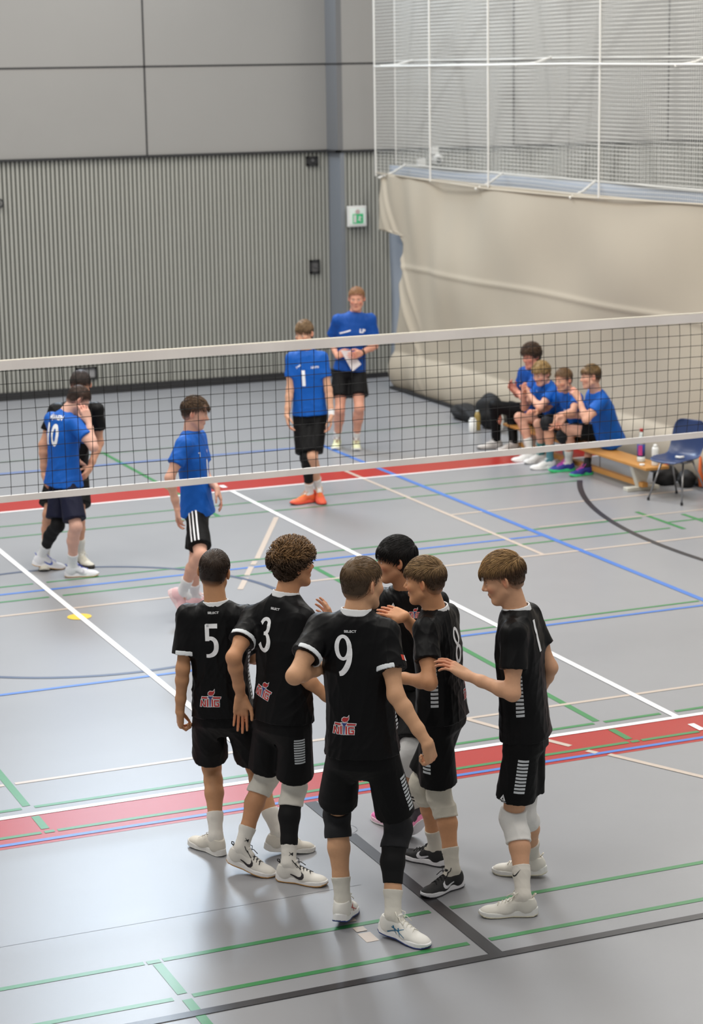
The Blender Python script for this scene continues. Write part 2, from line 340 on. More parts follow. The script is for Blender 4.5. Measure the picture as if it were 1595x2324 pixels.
# ---------------------------------------------------------------- volleyball net
NY = 14.44
def build_net():
    t = empty('volleyball_net', (6.0, NY, 0)); tag(t, 'black mesh volleyball net with white bands stretched across the court', 'net')
    x0, x1, zt, zb = 1.2, 10.9, 2.432, 1.437
    ys = lambda x, z: NY-0.0-0.0*z
    def off(x, z):   # bulge of the loose right end
        k = np.clip((x-6.4)/2.7, 0, 1)**1.6; s = (z-zb)/(zt-zb)
        return 0.045*k*math.sin(math.pi*min(max(s, 0), 1))**0.8*(1.2 if s < .5 else 1.0)+0.006*math.sin(x*2.1)*math.sin(math.pi*s)
    b = MB(); r = 0.0023; rng = random.Random(4)
    zs = [zt-0.075-i*0.0905 for i in range(11)]
    xs = [x0+0.1*i for i in range(int((x1-x0)/0.1)+1)]
    ph = [rng.uniform(-1, 1)*0.004 for _ in xs]
    for i, x in enumerate(xs):
        lean = -0.02*np.clip((x-7.5)/1.5, 0, 1)
        pts = [(x+off(x, z)*1.0+ph[i]*math.sin(z*9)+lean*(1-(z-zb)/(zt-zb)), NY+off(x, z)*0.8, z) for z in np.linspace(zt-0.07, zb+0.04, 14)]
        b.tube(pts, r, 4, cap=False)
    for z in zs:
        pts = [(x, NY+off(x, z)*0.8, z+0.002*math.sin(x*5+z*7)) for x in np.linspace(x0, x1, 90)]
        b.tube(pts, r, 4, cap=False)
    b.build('mesh', [M_mesh], t, t.location)
    for nm, za, zc, d in (('top_band', zt-0.066, zt, 0.010), ('bottom_band', zb, zb+0.047, 0.008)):
        b = MB(); n = 120
        for i in range(n):
            xa, xb = x0+(x1-x0)*i/n, x0+(x1-x0)*(i+1)/n; wa, wb = 0.004*math.sin(xa*9), 0.004*math.sin(xb*9)
            b.quad((xa, NY-d+wa, za), (xb, NY-d+wb, za), (xb, NY-d, zc), (xa, NY-d, zc)); b.quad((xb, NY+d+wb, za), (xa, NY+d+wa, za), (xa, NY+d, zc), (xb, NY+d, zc))
            b.quad((xa, NY-d, zc), (xb, NY-d, zc), (xb, NY+d, zc), (xa, NY+d, zc)); b.quad((xa, NY-d+wa, za), (xa, NY+d+wa, za), (xb, NY+d+wb, za), (xb, NY-d+wb, za))
        b.build(nm, [M_band], t, t.location, smooth=True)
    b = MB(); b.tube([(x0, NY, zt-0.004), (x1, NY, zt+0.004)], 0.0085, 8); b.build('top_cord', [mat('cord', (214, 208, 194), 0.6)], t, t.location)
    for x in (x0-0.12, x1+0.12):
        b = MB(); b.tube([(x, NY, 0), (x, NY, 2.5)], 0.045, 16); b.build('post', [M_whitep], t, t.location, smooth=True)
build_net()
# ================================================================ BENCH, CHAIR, BOTTLES, BAGS
M_wood = mat('honey_wood', (196, 140, 72), 0.45, noise=0.10, nscale=6); M_wood2 = mat('dark_wood_edge', (150, 98, 45), 0.5, noise=0.1, nscale=6)
M_cream = mat('cream_paint', (205, 203, 192), 0.5); M_steel = mat('steel_tube', (150, 150, 152), 0.3, metal=0.85); M_navyp = mat('navy_plastic', (40, 58, 100), 0.35)
M_blackcloth = mat('black_nylon', (22, 22, 24), 0.7, noise=0.2, nscale=20); M_orange = mat('orange_cloth', (205, 95, 35), 0.7); M_pink = mat('pink_label', (190, 60, 130), 0.5)
M_bluel = mat('blue_label', (35, 60, 140), 0.5); M_clear = mat('clear_plastic', (205, 212, 210), 0.25); M_redcap = mat('red_cap', (190, 40, 40), 0.4)
M_tealp = mat('teal_plastic', (30, 140, 105), 0.4); M_darkgreen = mat('dark_green_plastic', (30, 50, 40), 0.4); M_gold = mat('gold_label', (150, 128, 70), 0.5)
t = empty('gym_bench', (11.31, 20.7, 0)); tag(t, 'long low wooden gym bench with cream legs along the beige tarpaulin', 'bench')
B = (11.31, 20.7, 0)
b = MB(); b.box((11.17, 18.715, 0.268), (11.45, 21.95, 0.30)); b.build('seat', [M_wood], t, B, bevel=0.006)
b = MB(); b.box((11.27, 18.95, 0.045), (11.34, 21.75, 0.095)); b.build('lower_beam', [M_wood], t, B, bevel=0.005)
for y in (19.06, 21.55):
    b = MB(); V = [(11.19, 0.268), (11.43, 0.268), (11.35, 0.035), (11.27, 0.035)]; n = len(b.V)
    for yy in (y-0.035, y+0.035):
        b.V += [(x, yy, z) for x, z in V]
    b.F += [(0, 1, 2, 3), (7, 6, 5, 4), (0, 4, 5, 1), (1, 5, 6, 2), (2, 6, 7, 3), (3, 7, 4, 0)]; b.M += [0]*6
    b.box((11.13, y-0.045, 0.0), (11.52, y+0.045, 0.04)); b.build('leg', [M_cream], t, B, bevel=0.005)
b = MB(); b.tube([(11.36, 20.0, 0.27), (11.36, 20.0, 0.07)], 0.006, 6); b.build('tension_rod', [M_steel], t, B)

# shell chair
CB = (11.37, 18.44, 0); t = empty('shell_chair', CB); tag(t, 'dark blue plastic shell chair with thin steel legs at the end of the bench', 'chair')
fx, fy = Vector((-0.92, -0.0, 0)).normalized(), None
def chair_pt(u, s, z):      # u: forward from the back (m), s: sideways
    f = Vector((-0.93, -0.37, 0)).normalized(); l = Vector((f.y, -f.x, 0)); return Vector((0.02, 0.0, z))+f*u+l*s
prof = [(-0.24, 0.80), (-0.235, 0.775), (-0.22, 0.70), (-0.195, 0.60), (-0.17, 0.52), (-0.14, 0.46), (-0.08, 0.425), (0.02, 0.42), (0.12, 0.43), (0.20, 0.44), (0.245, 0.435), (0.262, 0.415)]
wid = [0.13, 0.185, 0.205, 0.21, 0.205, 0.20, 0.205, 0.215, 0.215, 0.205, 0.18, 0.15]
V = []; nu = 9
for (u, z), wd in zip(prof, wid):
    for k in range(nu):
        s = -1+2*k/(nu-1); lift = 0.035*abs(s)**3 if u > -0.15 else 0; back = 0.05*abs(s)**3 if u <= -0.12 else 0
        V.append(chair_pt(u+back, s*wd, z+lift*(1 if u < 0.15 else 0.3)))
F = [(i*nu+k, i*nu+k+1, (i+1)*nu+k+1, (i+1)*nu+k) for i in range(len(prof)-1) for k in range(nu-1)]
o = meshobj('seat_shell', np.array([tuple(v) for v in V]), F, M_navyp, t)
m = o.modifiers.new('thickness', 'SOLIDIFY'); m.thickness = 0.014; m = o.modifiers.new('smooth', 'SUBSURF'); m.levels = 1; m.render_levels = 2
for (u0, s0, u1, s1) in ((0.10, 0.13, 0.22, 0.21), (0.10, -0.13, 0.22, -0.21), (-0.06, 0.13, -0.24, 0.20), (-0.06, -0.13, -0.24, -0.20)):
    b = MB(); b.tube([chair_pt(u0, s0, 0.405), chair_pt(u1, s1, 0.02)], 0.010, 8)
    lg = b.build('leg', [M_steel], t, smooth=True)
    b = MB(); b.tube([chair_pt(u1, s1, 0.03), chair_pt(u1, s1, 0.0)], 0.014, 8); b.build('leg_cap', [M_dark], lg)
b = MB(); b.tube([chair_pt(0.10, -0.14, 0.405), chair_pt(0.10, 0.14, 0.405), chair_pt(-0.06, 0.14, 0.405), chair_pt(-0.06, -0.14, 0.405), chair_pt(0.10, -0.14, 0.405)], 0.011, 8); b.build('under_frame', [M_steel], t, smooth=True)
b = MB(); b.tube([chair_pt(0.02, 0.02, 0.444), chair_pt(0.02, -0.03, 0.444), chair_pt(-0.02, -0.05, 0.446)], 0.014, 8); o = b.build('whistle', [M_whitep], None, (11.37, 18.44, 0), smooth=True)
for v in o.data.vertices: v.co += Vector((11.37, 18.44, 0))
tag(o, 'small white whistle lying on the blue chair seat', 'whistle')

def bottle(name, loc, label, prof, mats_, cat='bottle'):
    t = empty(name, loc); tag(t, label, cat)
    for nm, pr, m in prof:
        b = MB(); b.lathe((0, 0, 0), pr, 18); b.build(nm, [m], t, smooth=True)
    return t
bottle('drink_bottle', (11.31, 19.05, 0.30), 'tall clear bottle with a blue and pink label and red cap on the bench', [
    ('lower_body', [(0.038, 0), (0.042, 0.01), (0.042, 0.06)], M_clear), ('label_band', [(0.0425, 0.06), (0.0425, 0.19)], M_bluel),
    ('shoulder', [(0.042, 0.19), (0.036, 0.23), (0.018, 0.29), (0.016, 0.32)], M_clear), ('cap', [(0.018, 0.32), (0.018, 0.35), (0.01, 0.352)], M_redcap)], None)
lb = [o for o in bpy.data.objects if o.name.startswith('label_band')][-1]
b = MB()
for k in range(5):
    a0, a1 = math.radians(195+k*12), math.radians(195+(k+1)*12); r = 0.0432
    b.quad((r*math.cos(a0), r*math.sin(a0), 0.075), (r*math.cos(a1), r*math.sin(a1), 0.075), (r*math.cos(a1), r*math.sin(a1), 0.18), (r*math.cos(a0), r*math.sin(a0), 0.18))
b.build('pink_patch', [M_pink], lb)
bottle('squeeze_bottle', (11.33, 18.80, 0.30), 'plain white squeeze bottle at the end of the bench behind the chair', [
    ('body', [(0.034, 0), (0.037, 0.01), (0.037, 0.05), (0.034, 0.08), (0.037, 0.11), (0.037, 0.17), (0.03, 0.195)], M_whitep), ('cap', [(0.024, 0.195), (0.022, 0.215), (0.010, 0.225)], M_whitep)], None)
o = MB(); o.lathe((11.21, 18.86, 0.3005), [(0.028, 0), (0.028, 0.018), (0.022, 0.018)], 16); o = o.build('tape_roll', [M_whitep], smooth=True); tag(o, 'small white roll of tape on the bench corner', 'tape')
def blob(name, loc, r, m, label, cat, seed=0, amp=0.12, group=None, parent=None):
    bm = bmesh.new(); bmesh.ops.create_icosphere(bm, subdivisions=4, radius=1)
    rng = np.random.RandomState(seed); K = rng.normal(0, 3.0, (10, 3)); P_ = rng.uniform(0, 6, 10)
    for v in bm.verts:
        n = v.co.copy(); s = sum(math.sin(float(K[i] @ np.array(n))*1.3+P_[i]) for i in range(10))/10
        v.co = Vector((n.x*r[0], n.y*r[1], max(n.z, -0.75)*r[2]))*(1+amp*s*1.6)
    zmin = min(v.co.z for v in bm.verts)
    for v in bm.verts: v.co.z -= zmin
    me = bpy.data.meshes.new(name); bm.to_mesh(me); bm.free(); me.materials.append(m)
    for p in me.polygons: p.use_smooth = True
    o = bpy.data.objects.new(name, me); link(o, parent); o.location = loc
    if parent is None: tag(o, label, cat)
    return o
bg = blob('sports_bag', (11.70, 19.20, 0), (0.15, 0.11, 0.115), M_blackcloth, 'lumpy black bag on the floor behind the blue chair', 'bag', 2)
s = MB(); s.tube([(-0.10, 0.03, 0.16), (-0.05, 0.0, 0.21), (0.03, 0.0, 0.21), (0.09, 0.02, 0.15)], 0.010, 6); s.build('handle', [M_orange], bg, smooth=True)
blob('shoe_bag', (11.82, 18.98, 0), (0.10, 0.09, 0.10), M_blackcloth, 'small round black bag right of the larger bag behind the chair', 'bag', 5)
b = MB(); b.tube([(11.90, 18.84, 0.34), (11.86, 18.78, 0.20), (11.84, 18.70, 0.056)], [0.012, 0.02, 0.035], 8); o = b.build('jacket', [M_orange], None, (0, 0, 0), smooth=True); tag(o, 'orange cloth hanging against the tarpaulin behind the blue chair', 'jacket')
# gear beyond the far bench end
blob('duffel_bag', (11.72, 24.0, 0), (0.16, 0.42, 0.10), M_blackcloth, 'long flat black bag on the floor at the foot of the tarpaulin', 'bag', 7, 0.2)
blob('training_jacket', (11.68, 23.3, 0), (0.15, 0.20, 0.24), M_blackcloth, 'dark crumpled jacket heaped beside the first seated player', 'jacket', 9, 0.15)
bottle('water_bottle', (11.36, 23.13, 0), 'white drinking bottle standing on the floor left of the seated players', [('body', [(0.045, 0), (0.047, 0.01), (0.047, 0.15)], M_whitep), ('cap', [(0.04, 0.15), (0.03, 0.175)], M_whitep)], None)
bottle('water_bottle', (11.47, 23.22, 0), 'bottle with a gold label and pale cap beside the white bottle', [('body', [(0.036, 0), (0.038, 0.01), (0.038, 0.18), (0.02, 0.23)], M_gold), ('cap', [(0.018, 0.23), (0.018, 0.25)], M_clear)], None)
blob('towel', (11.62, 22.95, 0), (0.06, 0.08, 0.15), M_whitep, 'white towel between the jacket and the legs of the player in black trousers', 'towel', 12, 0.2)
bottle('sports_bottle', (11.62, 22.62, 0), 'teal topped bottle seen between the legs of the player in black trousers', [('body', [(0.036, 0), (0.038, 0.01), (0.038, 0.12)], M_clear), ('cap', [(0.038, 0.12), (0.038, 0.23), (0.025, 0.25)], M_tealp)], None)
bottle('sports_bottle', (11.56, 22.1, 0), 'dark green bottle on the floor behind the white socks', [('body', [(0.045, 0), (0.048, 0.01), (0.048, 0.20), (0.03, 0.23)], M_darkgreen), ('cap', [(0.03, 0.23), (0.028, 0.255)], M_darkgreen)], None)

# ================================================================ PEOPLE ENGINE (signed distance fields meshed with OpenVDB)
BG = 0.06
def nrm(v): v = np.asarray(v, float); return v/(np.linalg.norm(v)+1e-9)
class Vol:
    def __init__(s, lo, hi, h):
        s.lo = np.asarray(lo, float); s.h = h; s.n = np.ceil((np.asarray(hi)-s.lo)/h).astype(int)+1
        s.a = np.full(tuple(s.n), BG, np.float32)
    def sub(s, lo, hi):
        i0 = np.clip(np.floor((np.asarray(lo)-s.lo)/s.h).astype(int), 0, s.n); i1 = np.clip(np.ceil((np.asarray(hi)-s.lo)/s.h).astype(int)+1, 0, s.n)
        if np.any(i1 <= i0): return None
        ax = [(s.lo[k]+s.h*np.arange(i0[k], i1[k])).astype(np.float32) for k in range(3)]
        return (slice(i0[0], i1[0]), slice(i0[1], i1[1]), slice(i0[2], i1[2])), ax[0][:, None, None], ax[1][None, :, None], ax[2][None, None, :]
    def put(s, sl, d, k, mode):
        a = s.a[sl]; d = d.astype(np.float32)
        if mode == 'add':
            if k > 0:
                h = np.maximum(k-np.abs(a-d), 0)/k; s.a[sl] = np.minimum(a, d)-h*h*k*0.25
            else: s.a[sl] = np.minimum(a, d)
        else:
            d = -d
            if k > 0:
                h = np.maximum(k-np.abs(a-d), 0)/k; s.a[sl] = np.maximum(a, d)+h*h*k*0.25
            else: s.a[sl] = np.maximum(a, d)
    def cone(s, A, B, ra, rb, k=0.02, mode='add', flat0=False, flat1=False, shell=0):
        A = np.asarray(A, float); B = np.asarray(B, float); r = max(ra, rb)+BG
        q = s.sub(np.minimum(A, B)-r, np.maximum(A, B)+r)
        if q is None: return
        sl, X, Y, Z = q; ab = B-A; L2 = ab@ab+1e-12
        tt = ((X-A[0])*ab[0]+(Y-A[1])*ab[1]+(Z-A[2])*ab[2])/L2; t = np.clip(tt, 0, 1)
        d = np.sqrt((X-A[0]-t*ab[0])**2+(Y-A[1]-t*ab[1])**2+(Z-A[2]-t*ab[2])**2)-(ra+(rb-ra)*t)
        if shell: d = np.abs(d)-shell
        L = math.sqrt(L2)
        if flat0: d = np.maximum(d, -tt*L)
        if flat1: d = np.maximum(d, (tt-1)*L)
        s.put(sl, d, k, mode)
    def ell(s, c, R, rad, k=0.02, mode='add'):
        c = np.asarray(c, float); R = np.asarray(R, float); rad = np.asarray(rad, float); ext = np.sqrt(((R.T*rad)**2).sum(1))+BG
        q = s.sub(c-ext, c+ext)
        if q is None: return
        sl, X, Y, Z = q; u = []
        for i in range(3): u.append(((X-c[0])*R[i][0]+(Y-c[1])*R[i][1]+(Z-c[2])*R[i][2]))
        k0 = np.sqrt(sum((u[i]/rad[i])**2 for i in range(3))); k1 = np.sqrt(sum((u[i]/rad[i]**2)**2 for i in range(3)))+1e-6
        s.put(sl, k0*(k0-1)/k1, k, mode)
    def tube(s, A, B, kn, lat0, lat1, k=0.03, mode='add', cutlo=True, bend=None):
        # kn: rows (t, half_width, half_depth, forward_offset); A->B is the axis
        A = np.asarray(A, float); B = np.asarray(B, float); kn = np.array(kn, float); ab = B-A; L = np.linalg.norm(ab); ax = ab/L
        t0, t1 = kn[0, 0], kn[-1, 0]; P0, P1 = A+ab*t0, A+ab*t1; r = kn[:, 1:3].max()+BG
        q = s.sub(np.minimum(P0, P1)-r, np.maximum(P0, P1)+r)
        if q is None: return
        sl, X, Y, Z = q; t = ((X-A[0])*ax[0]+(Y-A[1])*ax[1]+(Z-A[2])*ax[2])/L
        tc = np.clip(t, t0, t1); wd = np.interp(tc, kn[:, 0], kn[:, 1]); dp = np.interp(tc, kn[:, 0], kn[:, 2]); of = np.interp(tc, kn[:, 0], kn[:, 3])
        f = np.clip(tc, 0, 1); lat = [lat0[i]*(1-f)+lat1[i]*f for i in range(3)]
        dt = sum(lat[i]*ax[i] for i in range(3)); lat = [lat[i]-dt*ax[i] for i in range(3)]; ln = np.sqrt(sum(v*v for v in lat)); lat = [v/ln for v in lat]
        fw = [ax[1]*lat[2]-ax[2]*lat[1], ax[2]*lat[0]-ax[0]*lat[2], ax[0]*lat[1]-ax[1]*lat[0]]   # axis x lateral = forward for lateral = person's right
        Px, Py, Pz = X-A[0]-tc*L*ax[0], Y-A[1]-tc*L*ax[1], Z-A[2]-tc*L*ax[2]
        u = Px*lat[0]+Py*lat[1]+Pz*lat[2]; v = Px*fw[0]+Py*fw[1]+Pz*fw[2]-of; z = (t-tc)*L
        k0 = np.sqrt((np.abs(u)/wd)**2.4+(np.abs(v)/dp)**2.4+1e-9)**(2/2.4) ; k0 = ((np.abs(u)/wd)**2.4+(np.abs(v)/dp)**2.4)**(1/2.4)
        k1 = np.sqrt((u/wd**2)**2+(v/dp**2)**2)+1e-6
        d = np.where(k0 > 0.3, k0*(k0-1)/k1, -np.minimum(wd, dp)*0.6); d = np.sqrt(np.maximum(d, 0)**2+z*z)+np.minimum(d, 0)
        d = np.maximum(d, np.abs(z)-0.0) if False else d
        if cutlo: d = np.maximum(d, (t0-t)*L)
        s.put(sl, d, k, mode)
    def cut(s, pt, n):   # remove everything on the +n side
        pt = np.asarray(pt, float); X = (s.lo[0]+s.h*np.arange(s.n[0]))[:, None, None]; Y = (s.lo[1]+s.h*np.arange(s.n[1]))[None, :, None]; Z = (s.lo[2]+s.h*np.arange(s.n[2]))[None, None, :]
        s.a = np.maximum(s.a, ((X-pt[0])*n[0]+(Y-pt[1])*n[1]+(Z-pt[2])*n[2]).astype(np.float32))
    def mesh(s):
        a = np.clip(s.a, -3*s.h, 3*s.h).astype(np.float32)
        a[0], a[-1], a[:, 0], a[:, -1], a[:, :, 0], a[:, :, -1] = [3*s.h]*6
        g = vdb.FloatGrid(3*s.h); g.copyFromArray(np.ascontiguousarray(a))
        pts, quads = g.convertToQuads(isovalue=0.0)
        pts = np.array(pts, np.float64)*s.h+s.lo; quads = np.array(quads)
        # outward orientation
        c = pts[quads[:, 0]]; n = np.cross(pts[quads[:, 1]]-c, pts[quads[:, 2]]-c); vol = (n*(c-pts.mean(0))).sum()
        if vol < 0: quads = quads[:, ::-1]
        s.a = None
        return pts, quads
def normals(V, F):
    c = np.cross(V[F[:, 2]]-V[F[:, 0]], V[F[:, 3]]-V[F[:, 1]]); N = np.zeros_like(V)
    for i in range(4): np.add.at(N, F[:, i], c)
    return N/(np.linalg.norm(N, axis=1)[:, None]+1e-12)
def smoothv(V, F, it=1, lam=0.5):
    for _ in range(it):
        S = np.zeros_like(V); C = np.zeros(len(V))
        for i in range(4):
            np.add.at(S, F[:, i], V[F[:, (i+1) % 4]]); np.add.at(C, F[:, i], 1)
        V = V+(S/C[:, None]-V)*lam
    return V
def folds(V, F, seed, amp, axis, dens=1.0, horiz=0.3):
    rng = np.random.RandomState(seed); N = normals(V, F); ax = nrm(axis); w = np.zeros(len(V))
    for i in range(9):
        k = rng.normal(0, 1, 3); k -= ax*(k@ax)*(1-horiz*rng.rand()); k = nrm(k)*rng.uniform(28, 75)*dens; k2 = rng.normal(0, 9, 3)
        s = np.sin(V@k+rng.uniform(0, 6)+1.6*np.sin(V@k2+rng.uniform(0, 6))); m = 0.5+0.5*np.sin(V@(rng.normal(0, 6, 3))+rng.uniform(0, 6))
        w += (1-np.abs(s))**2*m*rng.uniform(0.5, 1)
    w = w/3-0.35
    return V+N*(w*amp)[:, None]
print('engine ready')
# ================================================================ PEOPLE
A_ = np.array
ZUP = A_([0, 0, 1.0])
def frame_head(p):
    y = nrm(p['hf']); z = nrm(A_(p['hu'])-y*(A_(p['hu'])@y)); x = np.cross(y, z); return x, y, z
def hand(vol, wr, d, n, side, curl, S, spread=0.0):
    d = nrm(d); n = nrm(A_(n)-d*(A_(n)@d)); w = np.cross(d, n)*(1 if side == 'R' else -1)   # w: towards the thumb
    P = lambda a, b, c: A_(wr)+(d*a+w*b+n*c)*S
    for i, (b, kl) in enumerate(((0.031, 0.090), (0.011, 0.094), (-0.010, 0.090), (-0.029, 0.082))):
        vol.cone(P(0.0, b*0.55, 0), P(kl, b, 0), 0.0165*S, 0.0115*S, 0.012*S)
    vol.cone(P(0.005, 0.018, 0.004), P(0.045, 0.030, 0.010), 0.015*S, 0.015*S, 0.012*S)
    vol.cone(P(0.01, -0.018, 0.003), P(0.06, -0.024, 0.004), 0.014*S, 0.012*S, 0.012*S)
    fl = ((0.031, 0.090, (0.042, 0.026, 0.020), 0.0088), (0.011, 0.094, (0.047, 0.030, 0.021), 0.009), (-0.010, 0.090, (0.043, 0.028, 0.020), 0.0086), (-0.029, 0.082, (0.034, 0.021, 0.018), 0.0076))
    for i, (b, kl, seg, r) in enumerate(fl):
        q = P(kl, b, 0); ang = 0; sp = (0.10+spread)*(1.5-i)*0.5
        for j, L in enumerate(seg):
            ang += curl*(0.75, 1.15, 0.8)[j]*(1+0.12*i)
            dr = d*math.cos(ang)+n*math.sin(ang)+w*sp*(1-0.5*min(curl, 1)); dr = nrm(dr)
            q2 = q+dr*L*S; vol.cone(q, q2, r*(1.02-0.09*j)*S, r*(0.95-0.09*j)*S, 0.003*S); q = q2
    a = P(0.022, 0.028, 0.008); b = a+nrm(w*0.62+d*0.75+n*(0.25+0.25*curl))*0.042*S; c = b+nrm(w*(0.25-0.3*curl)+d*0.9+n*(0.2+0.5*curl))*0.032*S; e = c+nrm(w*(0.1-0.5*curl)+d*0.9+n*(0.2+0.5*curl))*0.026*S
    vol.cone(a, b, 0.0155*S, 0.0115*S, 0.012*S); vol.cone(b, c, 0.0112*S, 0.0098*S, 0.003*S); vol.cone(c, e, 0.0098*S, 0.0080*S, 0.003*S)

def headsdf(vol, H, X, Y, Z, s):
    R = A_([X, Y, Z]); P = lambda x, y, z: A_(H)+(X*x+Y*y+Z*z)*s
    vol.ell(P(0, -0.012, 0.030), R, A_([0.076, 0.097, 0.088])*s, 0)
    vol.ell(P(0, 0.028, -0.035), R, A_([0.061, 0.064, 0.078])*s, 0.03*s)
    vol.ell(P(0, 0.060, -0.103), R, A_([0.026, 0.026, 0.020])*s, 0.03*s)
    for q in (-1, 1):
        vol.cone(P(q*0.053, 0.004, -0.055), P(q*0.020, 0.062, -0.102), 0.017*s, 0.015*s, 0.025*s)
        vol.ell(P(q*0.041, 0.060, -0.024), R, A_([0.022, 0.024, 0.022])*s, 0.02*s)
        vol.cone(P(q*0.012, 0.084, 0.020), P(q*0.045, 0.066, 0.022), 0.010*s, 0.008*s, 0.015*s)
        vol.ell(P(q*0.032, 0.096, 0.001), R, A_([0.016, 0.016, 0.010])*s, 0.010*s, 'sub')
        vol.ell(P(q*0.032, 0.0735, 0.000), R, A_([0.0145, 0.0145, 0.0145])*s, 0.003*s)
    vol.cone(P(0, 0.082, 0.014), P(0, 0.107, -0.028), 0.0075*s, 0.0115*s, 0.012*s)
    for q in (-1, 1): vol.ell(P(q*0.0115, 0.096, -0.033), R, A_([0.0085, 0.010, 0.0075])*s, 0.005*s)
    vol.cone(P(-0.017, 0.086, -0.0625), P(0.017, 0.086, -0.0625), 0.0055*s, 0.0055*s, 0.006*s); vol.cone(P(0, 0.091, -0.062), P(0, 0.091, -0.062), 0.0062*s, 0.0062*s, 0.008*s)
    vol.cone(P(-0.013, 0.086, -0.072), P(0.013, 0.086, -0.072), 0.0065*s, 0.0065*s, 0.005*s)
    vol.cone(P(-0.02, 0.100, -0.0672), P(0.02, 0.100, -0.0672), 0.0045*s, 0.0045*s, 0.002*s, 'sub')
    for q in (-1, 1):
        ex = nrm(X*q*0.80+Y*0.60); ey = nrm(Y+X*q*0.55); Re = A_([ex, nrm(np.cross(Z, ex)), Z])
        vol.ell(P(q*0.082, -0.012, -0.004), Re, A_([0.0085, 0.0190, 0.032])*s, 0.006*s)
        vol.ell(P(q*0.090, -0.007, 0.000), Re, A_([0.0065, 0.0105, 0.018])*s, 0.004*s, 'sub')
HAIRLINE = {
 'short': ([-0.12, -0.05, -0.02, 0.000, 0.012, 0.03, 0.05, 0.075, 0.11], [-0.060, -0.058, -0.03, 0.022, -0.005, 0.012, 0.045, 0.066, 0.072]),
 'fade': ([-0.12, -0.05, -0.02, 0.000, 0.012, 0.03, 0.05, 0.075, 0.11], [-0.040, -0.030, 0.004, 0.034, 0.036, 0.040, 0.044, 0.044, 0.044]),
 'curly': ([-0.12, -0.05, -0.02, 0.000, 0.012, 0.03, 0.05, 0.075, 0.11], [-0.075, -0.072, -0.04, 0.020, 0.000, 0.010, 0.030, 0.045, 0.050]),
 'bowl': ([-0.12, -0.05, -0.02, 0.000, 0.012, 0.03, 0.05, 0.075, 0.11], [-0.070, -0.068, -0.035, 0.022, 0.000, 0.012, 0.024, 0.036, 0.040])}
def hair_mesh(p, sp, base, parent, h):
    X, Y, Z = frame_head(p); s = p['S']*sp.get('hs', 1.01); H = A_(p['head']); R = A_([X, Y, Z]); st = sp['hair']; kind = st['kind']; th = st.get('th', 0.010)
    tv = A_([th*0.55, th*0.75, th*1.1]) if kind in ('fade', 'bowl') else A_([th, th, th]); r0 = A_([0.076, 0.097, 0.088])+tv; c0 = A_([0, -0.012, 0.030+th*0.30])
    rad = r0*s; c = H+(X*c0[0]+Y*c0[1]+Z*c0[2])*s
    vol = Vol(H-0.17*s, H+0.17*s, h); vol.ell(c, R, rad, 0)
    if kind in ('short', 'fade', 'curly', 'bowl'):
        vol.ell(H+(Y*-0.045+Z*-0.030)*s, R, A_([0.062, 0.048, 0.040])*s+th*0.5, 0.03)
    if st.get('fringe'): vol.ell(H+(Y*0.050+Z*0.070+X*st.get('side', 0)*0.02)*s, R, A_([0.058, 0.046, 0.026])*s, 0.02)
    a = vol.a; gx = (vol.lo[0]+h*np.arange(vol.n[0]))[:, None, None]-H[0]; gy = (vol.lo[1]+h*np.arange(vol.n[1]))[None, :, None]-H[1]; gz = (vol.lo[2]+h*np.arange(vol.n[2]))[None, None, :]-H[2]
    ly = (gx*Y[0]+gy*Y[1]+gz*Y[2])/s; lz = (gx*Z[0]+gy*Z[1]+gz*Z[2])/s
    yl, zl = HAIRLINE[kind]; line = np.interp(ly, yl, zl)
    cutd = ((line-lz)*0.7*s).astype(np.float32); k = 0.008
    hh = np.maximum(k-np.abs(a-cutd), 0)/k; main = np.maximum(a, cutd)+hh*hh*k*0.25
    if kind in ('fade', 'short', 'bowl'):      # closely cropped sides and nape under the longer top
        v2 = Vol(H-0.17*s, H+0.17*s, h); v2.ell(H+(Y*-0.012+Z*0.030)*s, R, (A_([0.076, 0.097, 0.088])+0.0035)*s, 0); v2.ell(H+(Y*-0.047+Z*-0.035)*s, R, A_([0.060, 0.050, 0.044])*s, 0.03)
        l2 = np.interp(ly, [-0.12, -0.06, -0.035, -0.02, 0.002, 0.012, 0.022, 0.05, 0.075, 0.11], [-0.066, -0.064, -0.045, 0.026, 0.030, -0.010, 0.010, 0.040, 0.060, 0.070])
        main = np.minimum(main, np.maximum(v2.a, ((l2-lz)*0.7*s).astype(np.float32)))
    vol.a = main
    V, F = vol.mesh()
    if len(V) == 0: return
    N = normals(V, F); rng = np.random.RandomState(st.get('seed', 1))
    lv = ((V-H)@R.T)/s
    cr = A_([0.012, -0.055, 0.105])
    def flow(q):       # growth direction in head space
        dirv = q-cr
        if kind == 'curly': dirv = dirv+A_([0, 0, -0.05])
        fr = np.clip((q[:, 2]-0.045)/0.05, 0, 1)[:, None]
        side = st.get('side', 0)
        dirv = dirv*(1-0.65*fr)+fr*A_([side*0.07, 0.085, 0.0])
        if st.get('back'): dirv = dirv-fr*A_([0, 0.15, 0])
        dirv[:, 2] -= 0.05*(1-fr[:, 0])
        return dirv
    amp = {'short': 0.0012, 'fade': 0.0030, 'curly': 0.010, 'bowl': 0.0030}[kind]
    wv = np.zeros(len(V))
    for i in range(7):
        kk = rng.normal(0, 1, 3); kk = nrm(kk)*rng.uniform(60, 150) if kind != 'curly' else nrm(kk)*rng.uniform(70, 170); wv += np.sin(lv@kk+rng.uniform(0, 6)+np.sin(lv@rng.normal(0, 50, 3)))
    V = V+N*(wv/4*amp)[:, None]
    # strand clumps laid over the cap
    n = st.get('n', 900); ok = np.where((N@Z > -0.85) & (lv[:, 2] > np.interp(lv[:, 1], yl, zl)+0.004))[0]
